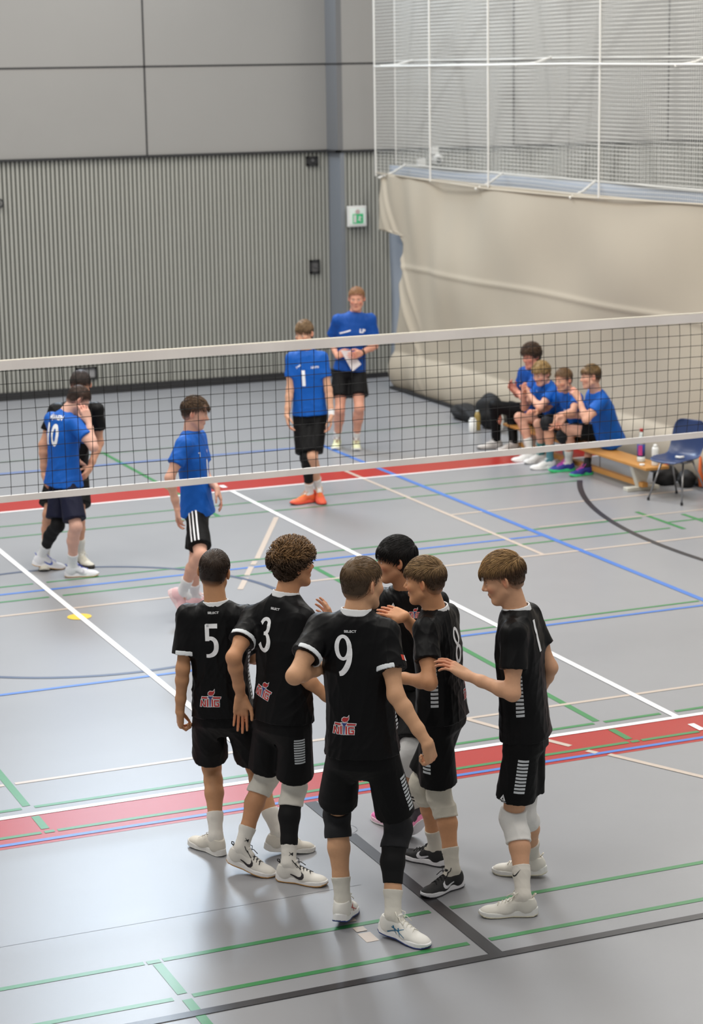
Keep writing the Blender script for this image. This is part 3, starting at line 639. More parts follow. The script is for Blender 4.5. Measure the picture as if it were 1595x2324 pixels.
    outer = ok[((N[ok]*(V[ok]-(c))).sum(1) > 0)]
    idx = rng.choice(outer, n); q = lv[idx].copy(); top = np.clip((q[:, 2]-0.02)/0.06, 0, 1)
    L = st.get('len', 0.03)*(0.25+0.75*top if kind in ('short', 'fade') else 0.6+0.4*top)*rng.uniform(0.7, 1.2, n)
    seg = 7; C0 = A_([0, -0.012, 0.030]); E = A_([0.076, 0.097, 0.088])+tv
    pts = np.zeros((seg, n, 3)); ph = rng.uniform(0, 6.28, n) if kind != 'curly' else 3.5*np.sin(q@A_([70., 30., 50.]))+3.0*np.sin(q@A_([-30., 80., 40.])+1)+rng.normal(0, 0.35, n); cu = st.get('curl', 0.0)*rng.uniform(0.6, 1.3, n); lift = st.get('lift', 0.003)
    kk0 = np.sqrt((((q-C0)/E)**2).sum(1)); jit = rng.normal(0, 0.20 if kind == 'curly' else st.get('jit', 0.12), (n, 3))+(np.stack([np.sin(q@A_([60., 50., -40.])), np.sin(q@A_([-50., 40., 70.])+2), np.sin(q@A_([40., -60., 50.])+4)], 1)*0.8 if kind == 'curly' else 0)
    for j in range(seg):
        pts[j] = q
        nn = (q-C0)/E**2; nn /= np.linalg.norm(nn, axis=1)[:, None]; f = flow(q); f -= nn*(f*nn).sum(1)[:, None]; f /= (np.linalg.norm(f, axis=1)[:, None]+1e-9); f = f+jit*0.7; f -= nn*(f*nn).sum(1)[:, None]; f /= (np.linalg.norm(f, axis=1)[:, None]+1e-9)
        q = q+f*(L/seg)[:, None]
        k1 = np.sqrt((((q-C0)/E)**2).sum(1)); tgt = kk0+lift/0.09*math.sin(math.pi*min(1, (j+1)/seg*0.8)); low = q[:, 2] < 0.0
        q = np.where(((k1 > 0) & ~low)[:, None], C0+(q-C0)*(tgt/k1)[:, None], q)
        if cu.max() > 0:
            b = np.cross(nn, f); a2 = ph+j*1.35; pts[j] = pts[j]+(nn*np.cos(a2)[:, None]+b*np.sin(a2)[:, None])*cu[:, None]
    rad_s = st.get('r', 0.0017)*rng.uniform(0.7, 1.3, n)
    K = 4; W = H+(pts.reshape(-1, 3)@R)*s; W = W.reshape(seg, n, 3)
    T = np.zeros_like(W); T[1:-1] = W[2:]-W[:-2]; T[0] = W[1]-W[0]; T[-1] = W[-1]-W[-2]; T /= np.linalg.norm(T, axis=2)[:, :, None]+1e-9
    up = (W-c); up /= np.linalg.norm(up, axis=2)[:, :, None]; Bn = np.cross(T, up); Bn /= np.linalg.norm(Bn, axis=2)[:, :, None]+1e-9; Un = np.cross(Bn, T)
    taper = A_([0.7, 1.0, 1.0, 0.95, 0.85, 0.65, 0.2])
    rings = np.stack([W+(Bn*math.cos(an)+Un*math.sin(an)*0.7)*(rad_s[None, :, None]*taper[:, None, None]) for an in (0, math.pi/2, math.pi, 1.5*math.pi)], 2)  # seg,n,K,3
    SV = rings.reshape(-1, 3); base_i = len(V)
    j, i, k_ = np.meshgrid(np.arange(seg-1), np.arange(n), np.arange(K), indexing='ij'); idn = lambda a, b, c_: base_i+(a*n+b)*K+c_
    SF = np.stack([idn(j, i, k_), idn(j, i, (k_+1) % K), idn(j+1, i, (k_+1) % K), idn(j+1, i, k_)], -1).reshape(-1, 4)
    VV = np.vstack([V, SV]); FF = np.vstack([F, SF])
    col = A_(s2l(st['col'])); col2 = A_(s2l(st.get('col2', st['col']))); CC = np.ones((len(VV), 4))
    lz_ = lv[:, 2]; topm = np.clip((lz_-0.03)/0.05, 0, 1)[:, None]; CC[:len(V), :3] = (col*(1-topm*0.5)+col2*topm*0.5)*0.8
    if kind in ('fade', 'short'):
        low = np.interp(lv[:, 1], [-0.12, -0.06, -0.035, -0.02, 0.002, 0.012, 0.022, 0.05, 0.075, 0.11], [-0.066, -0.064, -0.045, 0.020, 0.025, -0.010, 0.010, 0.040, 0.060, 0.070])
        tf = np.clip((lz_-low)/(0.045 if kind == 'fade' else 0.030), 0, 1)[:, None]**0.8; CC[:len(V), :3] = CC[:len(V), :3]*tf+A_(s2l(sp.get('skin', (205, 160, 130))))*0.75*(1-tf)
    m = np.clip((pts[:, :, 2]-0.03)/0.05, 0, 1)*rng.uniform(0.1, 1.0, n)[None, :]; br = rng.uniform(0.75, 1.2, n)
    sc = (col[None, None, :]*(1-m[:, :, None])+col2[None, None, :]*m[:, :, None])*br[None, :, None]; CC[len(V):, :3] = np.repeat(sc[:, :, None, :], K, 2).reshape(-1, 3)
    o = meshobj('hair', VV, FF, mat('hair', (60, 45, 35), 0.5, attr='col', spec=0.35), parent, base)
    at = o.data.color_attributes.new('col', 'FLOAT_COLOR', 'POINT'); at.data.foreach_set('color', CC.astype(np.float32).ravel())
    return o

def leg_shape(v, J, q, S, fat, off, thigh=True):
    hip, kn, an, ft = J['hip'+q], J['knee'+q], J['ank'+q], J['foot'+q]; ax = nrm(kn-an); o = off
    kf = (kn-(hip+an)/2); kf = kf-ax*(kf@ax); kf = nrm(nrm(ft-ax*(ft@ax))+kf*6)
    if thigh: v.cone(hip, kn, 0.082*S*fat+o, 0.051*S+o, 0.0 if o else 0.02)
    v.ell(kn+kf*0.006*S, A_([np.cross(ax, kf), kf, ax]), A_([0.0475*S+o, 0.050*S+o, 0.062*S+o]), 0.03)
    m1 = kn*0.80+an*0.20-kf*0.014*S; m2 = kn*0.62+an*0.38-kf*0.018*S; m3 = kn*0.30+an*0.70-kf*0.008*S
    v.cone(kn, m1, 0.0465*S+o, 0.0515*S*fat+o, 0.025); v.cone(m1, m2, 0.0515*S*fat+o, 0.0525*S*fat+o, 0.02); v.cone(m2, m3, 0.0525*S*fat+o, 0.0385*S+o, 0.02); v.cone(m3, an+ZUP*0.01, 0.0385*S+o, 0.0335*S+o, 0.02)

def person(key, sp):
    p = POSES[key]; S = p['S']; J = {k: A_(v, float) for k, v in p.items() if isinstance(v, list)}
    hb = sp.get('h', 0.0045); hc = sp.get('hc', 0.0065)
    sw = sp.get('sw', 1.0); c_ = (J['shL']+J['shR'])/2
    for q in 'LR': J['sh'+q] = c_+(J['sh'+q]-c_)*sw
    base = A_([J['pel'][0], J['pel'][1], 0.0]); root = empty('person', tuple(base)); tag(root, sp['label'], 'person', sp.get('group'))
    X, Y, Z = frame_head(p); H = J['head']; hs = S*sp.get('hs', 1.01)
    latp = nrm(np.cross(J['fp'], ZUP)); latc = nrm(np.cross(J['fc'], ZUP)); pel, nk = J['pel'], J['neck']; up = nrm(nk-pel); TL = np.linalg.norm(nk-pel)
    allp = A_([v for k, v in J.items() if k[:3] in ('ank', 'pel', 'nec', 'hea', 'hip', 'kne', 'shL', 'shR', 'elb') or k in ('wrL', 'wrR')]+[J['wrL']+J['hdL']*0.2, J['wrR']+J['hdR']*0.2]+[J['ank'+q]+J['foot'+q]*0.2 for q in 'LR'])
    v = Vol(allp.min(0)-0.17, allp.max(0)+0.17, hb)
    fat = sp.get('fat', 1.0)
    # torso (under the shirt) and limbs
    v.tube(pel, nk, [(-0.08, 0.14*S, 0.095*S, 0), (0.1, 0.15*S, 0.10*S, 0), (0.35, 0.132*S, 0.09*S, 0), (0.7, 0.15*S, 0.10*S, 0), (0.88, 0.13*S, 0.085*S, 0), (0.97, 0.06*S, 0.055*S, 0)], latp, latc, 0.03)
    nb = nk-up*0.02; v.cone(nb, H-(Z*0.055+Y*0.018)*hs, 0.064*S, 0.058*S, 0.03)
    headsdf(v, H, X, Y, Z, hs)
    for q in 'LR':
        sg = 1 if q == 'R' else -1; sh, el, wr = J['sh'+q], J['elb'+q], J['wr'+q]
        v.cone(nk-up*0.035, sh, 0.045*S, 0.050*S, 0.04)
        af = S*sp.get('arm', 0.94); v.cone(sh, sh*0.45+el*0.55, 0.049*af, 0.0445*af*fat, 0.02); v.cone(sh*0.45+el*0.55, el, 0.0445*af*fat, 0.0385*af, 0.03)
        v.cone(el, el*0.74+wr*0.26, 0.0385*af, 0.0395*af*fat, 0.03); v.cone(el*0.74+wr*0.26, el*0.3+wr*0.7, 0.0395*af*fat, 0.0310*af, 0.02); v.cone(el*0.3+wr*0.7, wr, 0.0310*af, 0.0260*S, 0.02)
        hand(v, wr, J['hd'+q], J['pn'+q], q, p['curl'+q], S*1.02)
        hip, kn, an, ft = J['hip'+q], J['knee'+q], J['ank'+q], J['foot'+q]
        leg_shape(v, J, q, S, fat, 0.0)
        v.cone(an+ZUP*0.01, an+ft*0.03-ZUP*0.03, 0.034*S, 0.030*S, 0.02)
    V, F = v.mesh()
    L = ((V-H)@A_([X, Y, Z]).T)/hs
    skin = A_(s2l(sp.get('skin', (205, 160, 130)))); C = np.ones((len(V), 4)); C[:, :3] = skin
    def paint(mask, col, f=1.0):
        m = np.clip(mask, 0, 1)[:, None]*f; C[:, :3] = C[:, :3]*(1-m)+A_(s2l(col))*m
    def g(c, r): return np.exp(-((((L-A_(c))/A_(r))**2).sum(1))**2)
    red = tuple(min(255, int(a*b)) for a, b in zip(sp.get('skin', (205, 160, 130)), (1.0, 0.74, 0.70)))
    for sgn in (-1, 1):
        paint(g((sgn*0.045, 0.07, -0.03), (0.022, 0.03, 0.020)), red, 0.45); paint(g((sgn*0.084, -0.01, -0.004), (0.012, 0.02, 0.035)), red, 0.5)
        paint(g((sgn*0.031, 0.09, 0.0185), (0.018, 0.014, 0.0042)), sp['hair']['col'], 0.8)
        paint(g((sgn*0.032, 0.088, 0.0), (0.011, 0.010, 0.0045)), (225, 220, 215)); paint(g((sgn*0.032, 0.090, 0.0), (0.0048, 0.012, 0.0048)), (60, 60, 62))
        paint(g((sgn*0.032, 0.086, 0.0062), (0.014, 0.012, 0.0022)), (70, 50, 42), 0.8)
    paint(g((0, 0.09, -0.067), (0.021, 0.02, 0.0085)), (170, 95, 88), 0.85); paint(g((0, 0.105, -0.03), (0.012, 0.012, 0.010)), red, 0.4)
    for q in 'LR':
        hw = J['wr'+q]+J['hd'+q]*0.15; d = np.linalg.norm(V-hw, axis=1); paint(np.exp(-(d/0.06)**4), red, 0.45)
        paint(np.exp(-(np.linalg.norm(V-J['elb'+q], axis=1)/0.035)**4), red, 0.25)
    m_ = mat('skin', (205, 160, 130), 0.55, attr='col', spec=0.35, noise=0.06, nscale=60, bump=0.15, bscale=300)
    o = meshobj('body', V, F, m_, root, base)
    at = o.data.color_attributes.new('col', 'FLOAT_COLOR', 'POINT'); at.data.foreach_set('color', C.astype(np.float32).ravel())
    hair_mesh(p, sp, base, root, sp.get('hh', 0.003))
    # ---------------- jersey
    jc = sp['jersey']; wj = sp.get('wj', 1.0); hem = sp.get('hem', -0.03)
    v = Vol(A_([J['pel'], J['neck'], J['shL'], J['shR'], J['elbL'], J['elbR']]).min(0)-0.30, A_([J['pel'], J['neck'], J['shL'], J['shR'], J['elbL'], J['elbR']]).max(0)+0.22, hc)
    a = S*wj
    v.tube(pel, nk, [(hem, 0.180*a*sp.get('hw', 1.0), 0.134*a*sp.get('hw', 1.0), 0.0), (0.12, 0.170*a, 0.125*a, 0), (0.35, 0.158*a, 0.115*a, 0), (0.66, 0.170*a, 0.120*a, 0), (0.82, 0.160*a, 0.105*a, 0), (0.92, 0.125*a, 0.083*a, 0), (0.975, 0.080*S, 0.069*S, 0), (1.0, 0.064*S, 0.060*S, 0)], latp, latc, 0.02)
    for q in 'LR':
        sh, el = J['sh'+q], J['elb'+q]; sl = sp.get('sleeve', 0.60); e = sh*(1-sl)+el*sl
        v.cone(nk-up*0.045*S, sh+up*0.004, 0.058*S, 0.058*S, 0.07)
        v.cone(sh, e, 0.062*S, sp.get('slr', 0.073)*S, 0.04, flat1=True)
    lo = pel+up*TL*hem; v.cut(lo, -up)
    V, F = v.mesh(); V = smoothv(V, F, 2)
    V = folds(V, F, sp.get('seed', 1), 0.0105, up+0.35*latc, 0.85, 0.5)
    jm = mat('jersey_'+jc[0], jc[1], 0.46 if jc[0] == 'black' else 0.6, spec=0.16 if jc[0] == 'black' else 0.3, sheen=0.0, bump=0.12, bscale=500)
    jo = meshobj('jersey', V, F, jm, root, base)
    bvh = BVHTree.FromPolygons(V.tolist(), F.tolist())
    cl = MB()
    if sp.get('collar', True):
        v = Vol(nk-0.16, nk+0.16, 0.004); nd = nrm(nrm((H-Z*0.06*hs-Y*0.02*hs)-nb)*0.5+up*0.5)
        A0 = nk-nd*0.006*S; B0 = nk+nd*0.026*S
        v.cone(A0, B0, 0.0735*S, 0.0680*S, 0, flat0=True, flat1=True, shell=0.0035)
        cv, cf = v.mesh(); meshobj('collar', cv, cf, mat('collar_'+sp.get('cname', 'white'), sp.get('ccol', (232, 234, 236)), 0.6), jo, base)
    if sp.get('cuff'):
        for q in 'LR':
            sh, el = J['sh'+q], J['elb'+q]; sl = sp.get('sleeve', 0.60); e = sh*(1-sl)+el*sl; dd = nrm(el-sh); v = Vol(e-0.14, e+0.14, 0.005)
            v.cone(e-dd*0.022, e+dd*0.004, 0.0745*S, 0.0755*S, 0, flat0=True, flat1=True, shell=0.0035)
            # white cuff facing the inner arm side only on this cut of shirt
            ow = nrm(J['sh'+q]-nk); ow = nrm(ow-dd*(ow@dd)); v.cut(e+ow*sp.get('cuffcut', 0.0), ow)
            cv, cf = v.mesh(); meshobj('cuff', cv, cf, mat('cuff_white', (225, 230, 234), 0.6), jo, base)
    # ---------------- shorts or trousers
    sc_ = sp['shorts']; frac = sp.get('short_len', 0.80)
    pts = A_([J['pel'], J['hipL'], J['hipR'], J['kneeL'], J['kneeR']]+([J['ankL'], J['ankR']] if frac > 1 else [])); v = Vol(pts.min(0)-0.24, pts.max(0)+0.24, hc); ws = sp.get('ws', 1.0)*S
    v.tube(pel, nk, [(-0.12, 0.146*S, 0.112*S, 0), (-0.02, 0.152*S, 0.112*S, 0), (0.06, 0.145*S, 0.104*S, 0), (0.12, 0.130*S, 0.09*S, 0)], latp, latp, 0.03, cutlo=False)
    for q, sg in (('L', -1), ('R', 1)):
        hip, kn, an = J['hip'+q], J['knee'+q], J['ank'+q]
        if frac <= 1:
            e = hip*(1-frac)+kn*frac; v.cone(hip+latp*sg*0.004, e+latp*sg*0.004, 0.088*ws, 0.105*ws, 0.035, flat1=True)
        else:
            v.cone(hip, kn, 0.098*S, 0.070*S, 0.05); v.cone(kn, an+ZUP*0.02, 0.070*S, 0.052*S, 0.03)
    V, F = v.mesh(); V = smoothv(V, F, 2); V = folds(V, F, sp.get('seed', 1)+50, 0.008, nrm(J['kneeR']+J['kneeL']-2*pel), 0.7, 0.3)
    so = meshobj('shorts' if frac <= 1 else 'trousers', V, F, mat('shorts_'+sc_[0], sc_[1], 0.62, spec=0.18, sheen=0.0, bump=0.12, bscale=500), root, base)
    bvs = BVHTree.FromPolygons(V.tolist(), F.tolist())
    # ---------------- socks, pads, sleeves, shoes
    def band(name, A, B, ra, rb, m, parent=root, shellr=0.0, k=0, rip=0.0, extra=None):
        v = Vol(np.minimum(A, B)-0.12, np.maximum(A, B)+0.12, 0.005 if hb < 0.006 else 0.006)
        v.cone(A, B, ra, rb, 0, flat0=True, flat1=True)
        if extra is not None: extra(v)
        V, F = v.mesh(); V = smoothv(V, F, 1)
        if rip: V = folds(V, F, 7, rip, nrm(np.cross(B-A, J['footL'])), 1.5, 0.9)
        return meshobj(name, V, F, m, parent, base)
    for q in 'LR':
        kn, an, ft, pt = J['knee'+q], J['ank'+q], J['foot'+q], p['heeltilt'][q]
        hip = J['hip'+q]; ax = nrm(kn-an); mid = kn*0.68+an*0.32
        g_ = sp['leg'+q]; kf = ft
        zl = np.linalg.norm(kn-an)
        if 'sock' in g_:
            hgt, colr = g_['sock']; tp = an+ax*hgt; sm = mat('sock_%d_%d' % (colr[0], colr[2]), colr, 0.85, bump=0.4, bscale=400)
            v = Vol(np.minimum(an, kn)-0.13, np.maximum(an, kn)+0.13, 0.0042 if hb < 0.006 else 0.006)
            leg_shape(v, J, q, S, fat, 0.0055, False); v.cone(an+ZUP*0.01, an+ft*0.05-ZUP*0.03, 0.038*S, 0.030*S, 0.02); v.ell(an-ft*0.012-ZUP*0.02, np.eye(3), (0.036, 0.036, 0.04), 0.02)
            v.cut(tp, ax); V, F = v.mesh(); V = folds(smoothv(V, F, 1), F, 11, 0.0030, nrm(np.cross(ax, ft)), 1.2, 0.9); sk = meshobj('sock', V, F, sm, root, base); J['_sock'+q] = (sk, V, F)
            for z0 in g_.get('bars', []):
                v = Vol(np.minimum(an, kn)-0.13, np.maximum(an, kn)+0.13, 0.0042); leg_shape(v, J, q, S, fat, 0.0085, False); v.cut(an+ax*(z0+0.012), ax); v.cut(an+ax*z0, -ax); V, F = v.mesh()
                meshobj('stripe', V, F, mat('sock_stripe', (25, 25, 27), 0.8), sk, base)
        if 'sleeve' in g_:      # compression sleeve from -> to, measured up the shank
            z0, z1, cc = g_['sleeve']; v = Vol(np.minimum(an, kn)-0.16, np.maximum(hip*0.5+kn*0.5, kn)+0.16, 0.005 if hb < 0.006 else 0.0065)
            leg_shape(v, J, q, S, fat, 0.0050); v.cut(an+ax*z0, -ax)
            if z1 <= zl: v.cut(an+ax*z1, ax)
            else: v.cut(kn*0.55+hip*0.45, nrm(hip-kn))
            V, F = v.mesh(); meshobj('calf_sleeve', V, F, mat('sleeve_black', (16, 16, 18), 0.7, spec=0.25), root, base)
        if 'pad' in g_:
            cc, lo_, hi_ = g_['pad'][:3]; thd = nrm(hip-kn); v = Vol(np.minimum(kn-ax*lo_, kn+thd*hi_)-0.16, np.maximum(kn-ax*lo_, kn+thd*hi_)+0.16, 0.0045)
            leg_shape(v, J, q, S, fat, 0.0125); kq = nrm(ft-ax*(ft@ax)); v.ell(kn+kq*0.018-ax*0.01, A_([np.cross(ax, kq), kq, ax]), A_([0.046, 0.048, 0.075])*S, 0.02)
            v.cut(kn-ax*lo_, -ax); v.cut(kn+thd*hi_, thd)
            V, F = v.mesh(); V = folds(smoothv(V, F, 1), F, 13, 0.0060, nrm(np.cross(ax, kq)), 0.9, 0.95); meshobj('knee_pad', V, F, mat('pad_%d' % cc[0], cc, 0.8, bump=0.3, bscale=300), root, base)
        shoe(root, base, q, an, ft, pt, S, g_['shoe'], g_.get('mark'))
    J['_up'], J['_latc'], J['_latp'], J['_TL'] = up, latc, latp, TL
    return dict(root=root, base=base, J=J, p=p, jersey=jo, bvj=bvh, shorts=so, bvs=bvs, S=S)

# ---------------------------------------------------------------- shoes
_sh = {}
def shoe_parts(side):
    if side in _sh: return _sh[side]
    m = 1 if side == 'L' else -1     # inner side of the foot at +y for a right foot facing +x is left
    I = np.eye(3)
    v = Vol((-0.11, -0.09, -0.12), (0.27, 0.09, 0.06), 0.004)
    v.ell((-0.028, 0, -0.045), I, (0.044, 0.035, 0.050), 0); v.cone((-0.010, 0, -0.055), (-0.014, 0, 0.012), 0.042, 0.039, 0.02)
    v.cone((0.02, 0, -0.025), (0.10, m*0.002, -0.056), 0.036, 0.034, 0.03); v.ell((0.125, m*0.003, -0.070), I, (0.085, 0.046, 0.030), 0.03); v.ell((0.178, m*0.008, -0.073), I, (0.048, 0.041, 0.024), 0.02)
    v.cone((0.025, 0, 0.0), (0.040, 0, 0.022), 0.018, 0.012, 0.02)
    v.cut((0, 0, -0.088), (0, 0, -1)); v.cut((-0.02, 0, 0.006), nrm((-0.28, 0, 1)))
    v.cone((-0.012, 0, -0.030), (-0.012, 0, 0.05), 0.0335, 0.0335, 0.004, 'sub')
    up = v.mesh(); up = (smoothv(up[0], up[1], 1), up[1])
    v = Vol((-0.12, -0.09, -0.125), (0.27, 0.09, -0.03), 0.004)
    gx = (v.lo[0]+v.h*np.arange(v.n[0]))[:, None, None]; gy = (v.lo[1]+v.h*np.arange(v.n[1]))[None, :, None]; gz = (v.lo[2]+v.h*np.arange(v.n[2]))[None, None, :]
    wd = np.interp(gx, [-0.08, -0.072, -0.05, -0.02, 0.05, 0.12, 0.17, 0.205, 0.225, 0.232], [0.001, 0.018, 0.034, 0.039, 0.036, 0.050, 0.050, 0.038, 0.020, 0.001])
    cyy = np.interp(gx, [-0.08, 0.05, 0.13, 0.23], [0, -m*0.002, m*0.002, m*0.010]); d2 = np.maximum(np.abs(gy-cyy)-wd-np.clip(-gz-0.07, -0.02, 0.02)*0.15, np.maximum(-0.078-gx, gx-0.231))
    zb = np.interp(gx, [-0.08, -0.05, 0.0, 0.14, 0.20, 0.232], [-0.086, -0.094, -0.095, -0.095, -0.091, -0.078]); zt = np.interp(gx, [-0.08, -0.03, 0.05, 0.12, 0.23], [-0.050, -0.056, -0.064, -0.070, -0.062])
    v.a = np.maximum(np.maximum(d2, zb-gz), gz-zt).astype(np.float32)*0.8
    so = v.mesh(); so = (smoothv(so[0], so[1], 2), so[1])
    v = Vol((-0.12, -0.09, -0.125), (0.27, 0.09, -0.03), 0.004)
    v.a = np.maximum(np.maximum(d2-0.0012, zb-0.0015-gz), gz-(zb+0.007)).astype(np.float32)*0.8; out = v.mesh()
    lb = MB()
    for i in range(6):
        x = 0.030+i*0.019; z = np.interp(x, [0.02, 0.06, 0.10, 0.14], [0.014, -0.004, -0.020, -0.034])+0.001
        lb.tube([(x-0.008, -0.022, z-0.010), (x, 0, z+0.003), (x+0.008, 0.022, z-0.010)], 0.0028, 5); lb.tube([(x+0.008, -0.022, z-0.012), (x, 0, z+0.005), (x-0.008, 0.022, z-0.010)], 0.0028, 5)
    for s_ in (-1, 1): lb.tube([(0.030, 0, 0.020), (0.025, s_*0.018, 0.034), (0.045, s_*0.034, 0.024), (0.055, s_*0.020, 0.004), (0.03, 0, 0.016)], 0.0026, 5); lb.tube([(0.03, 0, 0.018), (0.06, s_*0.03, 0.008), (0.085, s_*0.036, -0.010)], 0.0024, 5)
    bvh = BVHTree.FromPolygons(up[0].tolist(), up[1].tolist())
    _sh[side] = (up, so, out, lb, bvh); return _sh[side]
def shoe(root, base, side, an, ft, pitch, S, style, mark=None):
    up, so, out, lb, bvh = shoe_parts(side)
    f = nrm(ft); l = nrm(np.cross(ZUP, f)); f2 = f*math.cos(pitch)-ZUP*math.sin(pitch); u2 = np.cross(f2, l)
    R = A_([f2, l, u2]); k = S*0.99
    T = lambda V: an+(np.asarray(V)@R)*k
    if True:
        allz = T(out[0])[:, 2].min(); dz = A_([0, 0, -allz+0.001]) if allz < 0.03 or style.get('ground', True) else A_([0, 0, 0])
    T2 = lambda V: T(V)+dz
    cm = lambda c, r=0.5: mat('shoe_%d_%d_%d' % tuple(c), c, r)
    o = meshobj('shoe', T2(up[0]), up[1], cm(style['up'], 0.6), root, base)
    meshobj('midsole', T2(so[0]), so[1], cm(style['mid']), o, base); meshobj('outsole', T2(out[0]), out[1], cm(style['out']), o, base)
    meshobj('laces', T2(lb.V), lb.F, cm(style.get('lace', style['up']), 0.8), o, base, smooth=True)
    v = Vol((-0.07, -0.06, -0.03), (0.06, 0.06, 0.04), 0.003)
    if style.get('heel'):
        b = MB(); b.tube([(-0.048, 0.0, 0.000), (-0.060, 0.012, 0.016), (-0.066, 0.0, 0.020), (-0.060, -0.012, 0.016), (-0.048, 0, 0.0)], 0.003, 6); meshobj('heel_loop', T2(b.V), b.F, cm(style['heel'], 0.8), o, base, smooth=True)
    if mark:
        kind, col = mark[0], mark[1]
        for sd in (-1, 1):
            polys = []
            if kind == 'tick':
                a = [(-0.012, -0.034), (0.010, -0.054), (0.022, -0.061), (0.034, -0.062), (0.046, -0.056), (0.100, -0.032)]
                b = [(0.100, -0.032), (0.048, -0.047), (0.036, -0.049), (0.026, -0.046), (0.022, -0.040), (0.026, -0.030)]
                a = [(0.105, -0.030), (0.050, -0.047), (0.030, -0.052), (0.016, -0.048), (0.012, -0.038), (0.018, -0.024), (0.000, -0.036), (-0.004, -0.050), (0.004, -0.062), (0.022, -0.067), (0.046, -0.062)]
                a = [(0.035*2-x+0.03 if mark[2:] else x, y) for x, y in a]
                polys = [a]
            elif kind == 'cross':
                for (x0, z0, x1, z1, w_) in ((-0.012, -0.022, 0.105, -0.064, 0.007), (0.0, -0.066, 0.090, -0.030, 0.006), (0.030, -0.026, 0.048, -0.068, 0.007), (0.058, -0.032, 0.076, -0.068, 0.007)):
                    d = nrm((x1-x0, z1-z0)); n_ = A_([-d[1], d[0]])*w_/2; polys.append([(x0-n_[0], z0-n_[1]), (x1-n_[0]*0.4, z1-n_[1]*0.4), (x1+n_[0]*0.4, z1+n_[1]*0.4), (x0+n_[0], z0+n_[1])])
                if len(mark) > 2: polys.append([(-0.045, -0.030), (-0.010, -0.060), (0.012, -0.066), (-0.03, -0.058)])
            Vs, Fs = decal_geo(polys, lambda x, z: (A_([x, 0.0, z]), A_([0, sd*1.0, 0])), bvh, 0.0012, 0.008)
            if len(Vs): meshobj('emblem', T2(Vs), Fs, cm(col, 0.45), o, base, smooth=False)

# ---------------------------------------------------------------- flat marks wrapped onto cloth
def decal_geo(polys, org, bvh, off, step, second=False):
    VV, FF = [], []
    for poly in polys:
        bm = bmesh.new(); vs = [bm.verts.new((a, b, 0)) for a, b in poly]
        try: f = bm.faces.new(vs)
        except ValueError: bm.free(); continue
        bmesh.ops.triangulate(bm, faces=bm.faces[:])
        xs = [a for a, b in poly]; ys = [b for a, b in poly]
        for ax, lo, hi in ((0, min(xs), max(xs)), (1, min(ys), max(ys))):
            c = math.ceil(lo/step)*step
            while c < hi:
                co = Vector((c, 0, 0)) if ax == 0 else Vector((0, c, 0)); no = Vector((1, 0, 0)) if ax == 0 else Vector((0, 1, 0))
                bmesh.ops.bisect_plane(bm, geom=bm.verts[:]+bm.edges[:]+bm.faces[:], plane_co=co, plane_no=no, dist=1e-7); c += step
        bm.verts.ensure_lookup_table(); P = []; good = []
        for v in bm.verts:
            o_, d_ = org(v.co.x, v.co.y); hit = bvh.ray_cast(Vector(o_), Vector(d_), 0.6)
            if hit[0] is None: good.append(False); P.append(o_)
            else:
                good.append(True); P.append(np.array(hit[0])+np.asarray(d_)*off)
        n0 = len(VV)
        for f in bm.faces:
            ids = [v.index for v in f.verts]
            if all(good[i] for i in ids):
                FF.append(tuple(n0+i for i in ids))
        VV += P; bm.free()
    # orient faces outwards
    out = []
    for f in FF:
        a, b, c = VV[f[0]], VV[f[1]], VV[f[2]]; n = np.cross(b-a, c-a)
        _, d_ = org(0.0, 0.0); out.append(f if n@np.asarray(d_) > 0 else f[::-1])
    return np.array(VV), out
def text_polys(txt, bold=0.0, sx=1.0):
    cu = bpy.data.curves.new('t', 'FONT'); cu.body = txt; cu.offset = bold; cu.align_x = 'CENTER'; cu.resolution_u = 4
    ob = bpy.data.objects.new('t', cu); COL.objects.link(ob); dg = bpy.context.evaluated_depsgraph_get(); me = bpy.data.meshes.new_from_object(ob.evaluated_get(dg))
    vs = [(v.co.x*sx, v.co.y) for v in me.vertices]; polys = [[vs[i] for i in f.vertices] for f in me.polygons]
    bpy.data.objects.remove(ob); bpy.data.curves.remove(cu); bpy.data.meshes.remove(me)
    ys = [b for p in polys for a, b in p]; xs = [a for p in polys for a, b in p]
    h = max(ys)-min(ys); y0 = min(ys); xc = (max(xs)+min(xs))/2
    return [[((a-xc)/h, (b-y0)/h) for a, b in p] for p in polys]
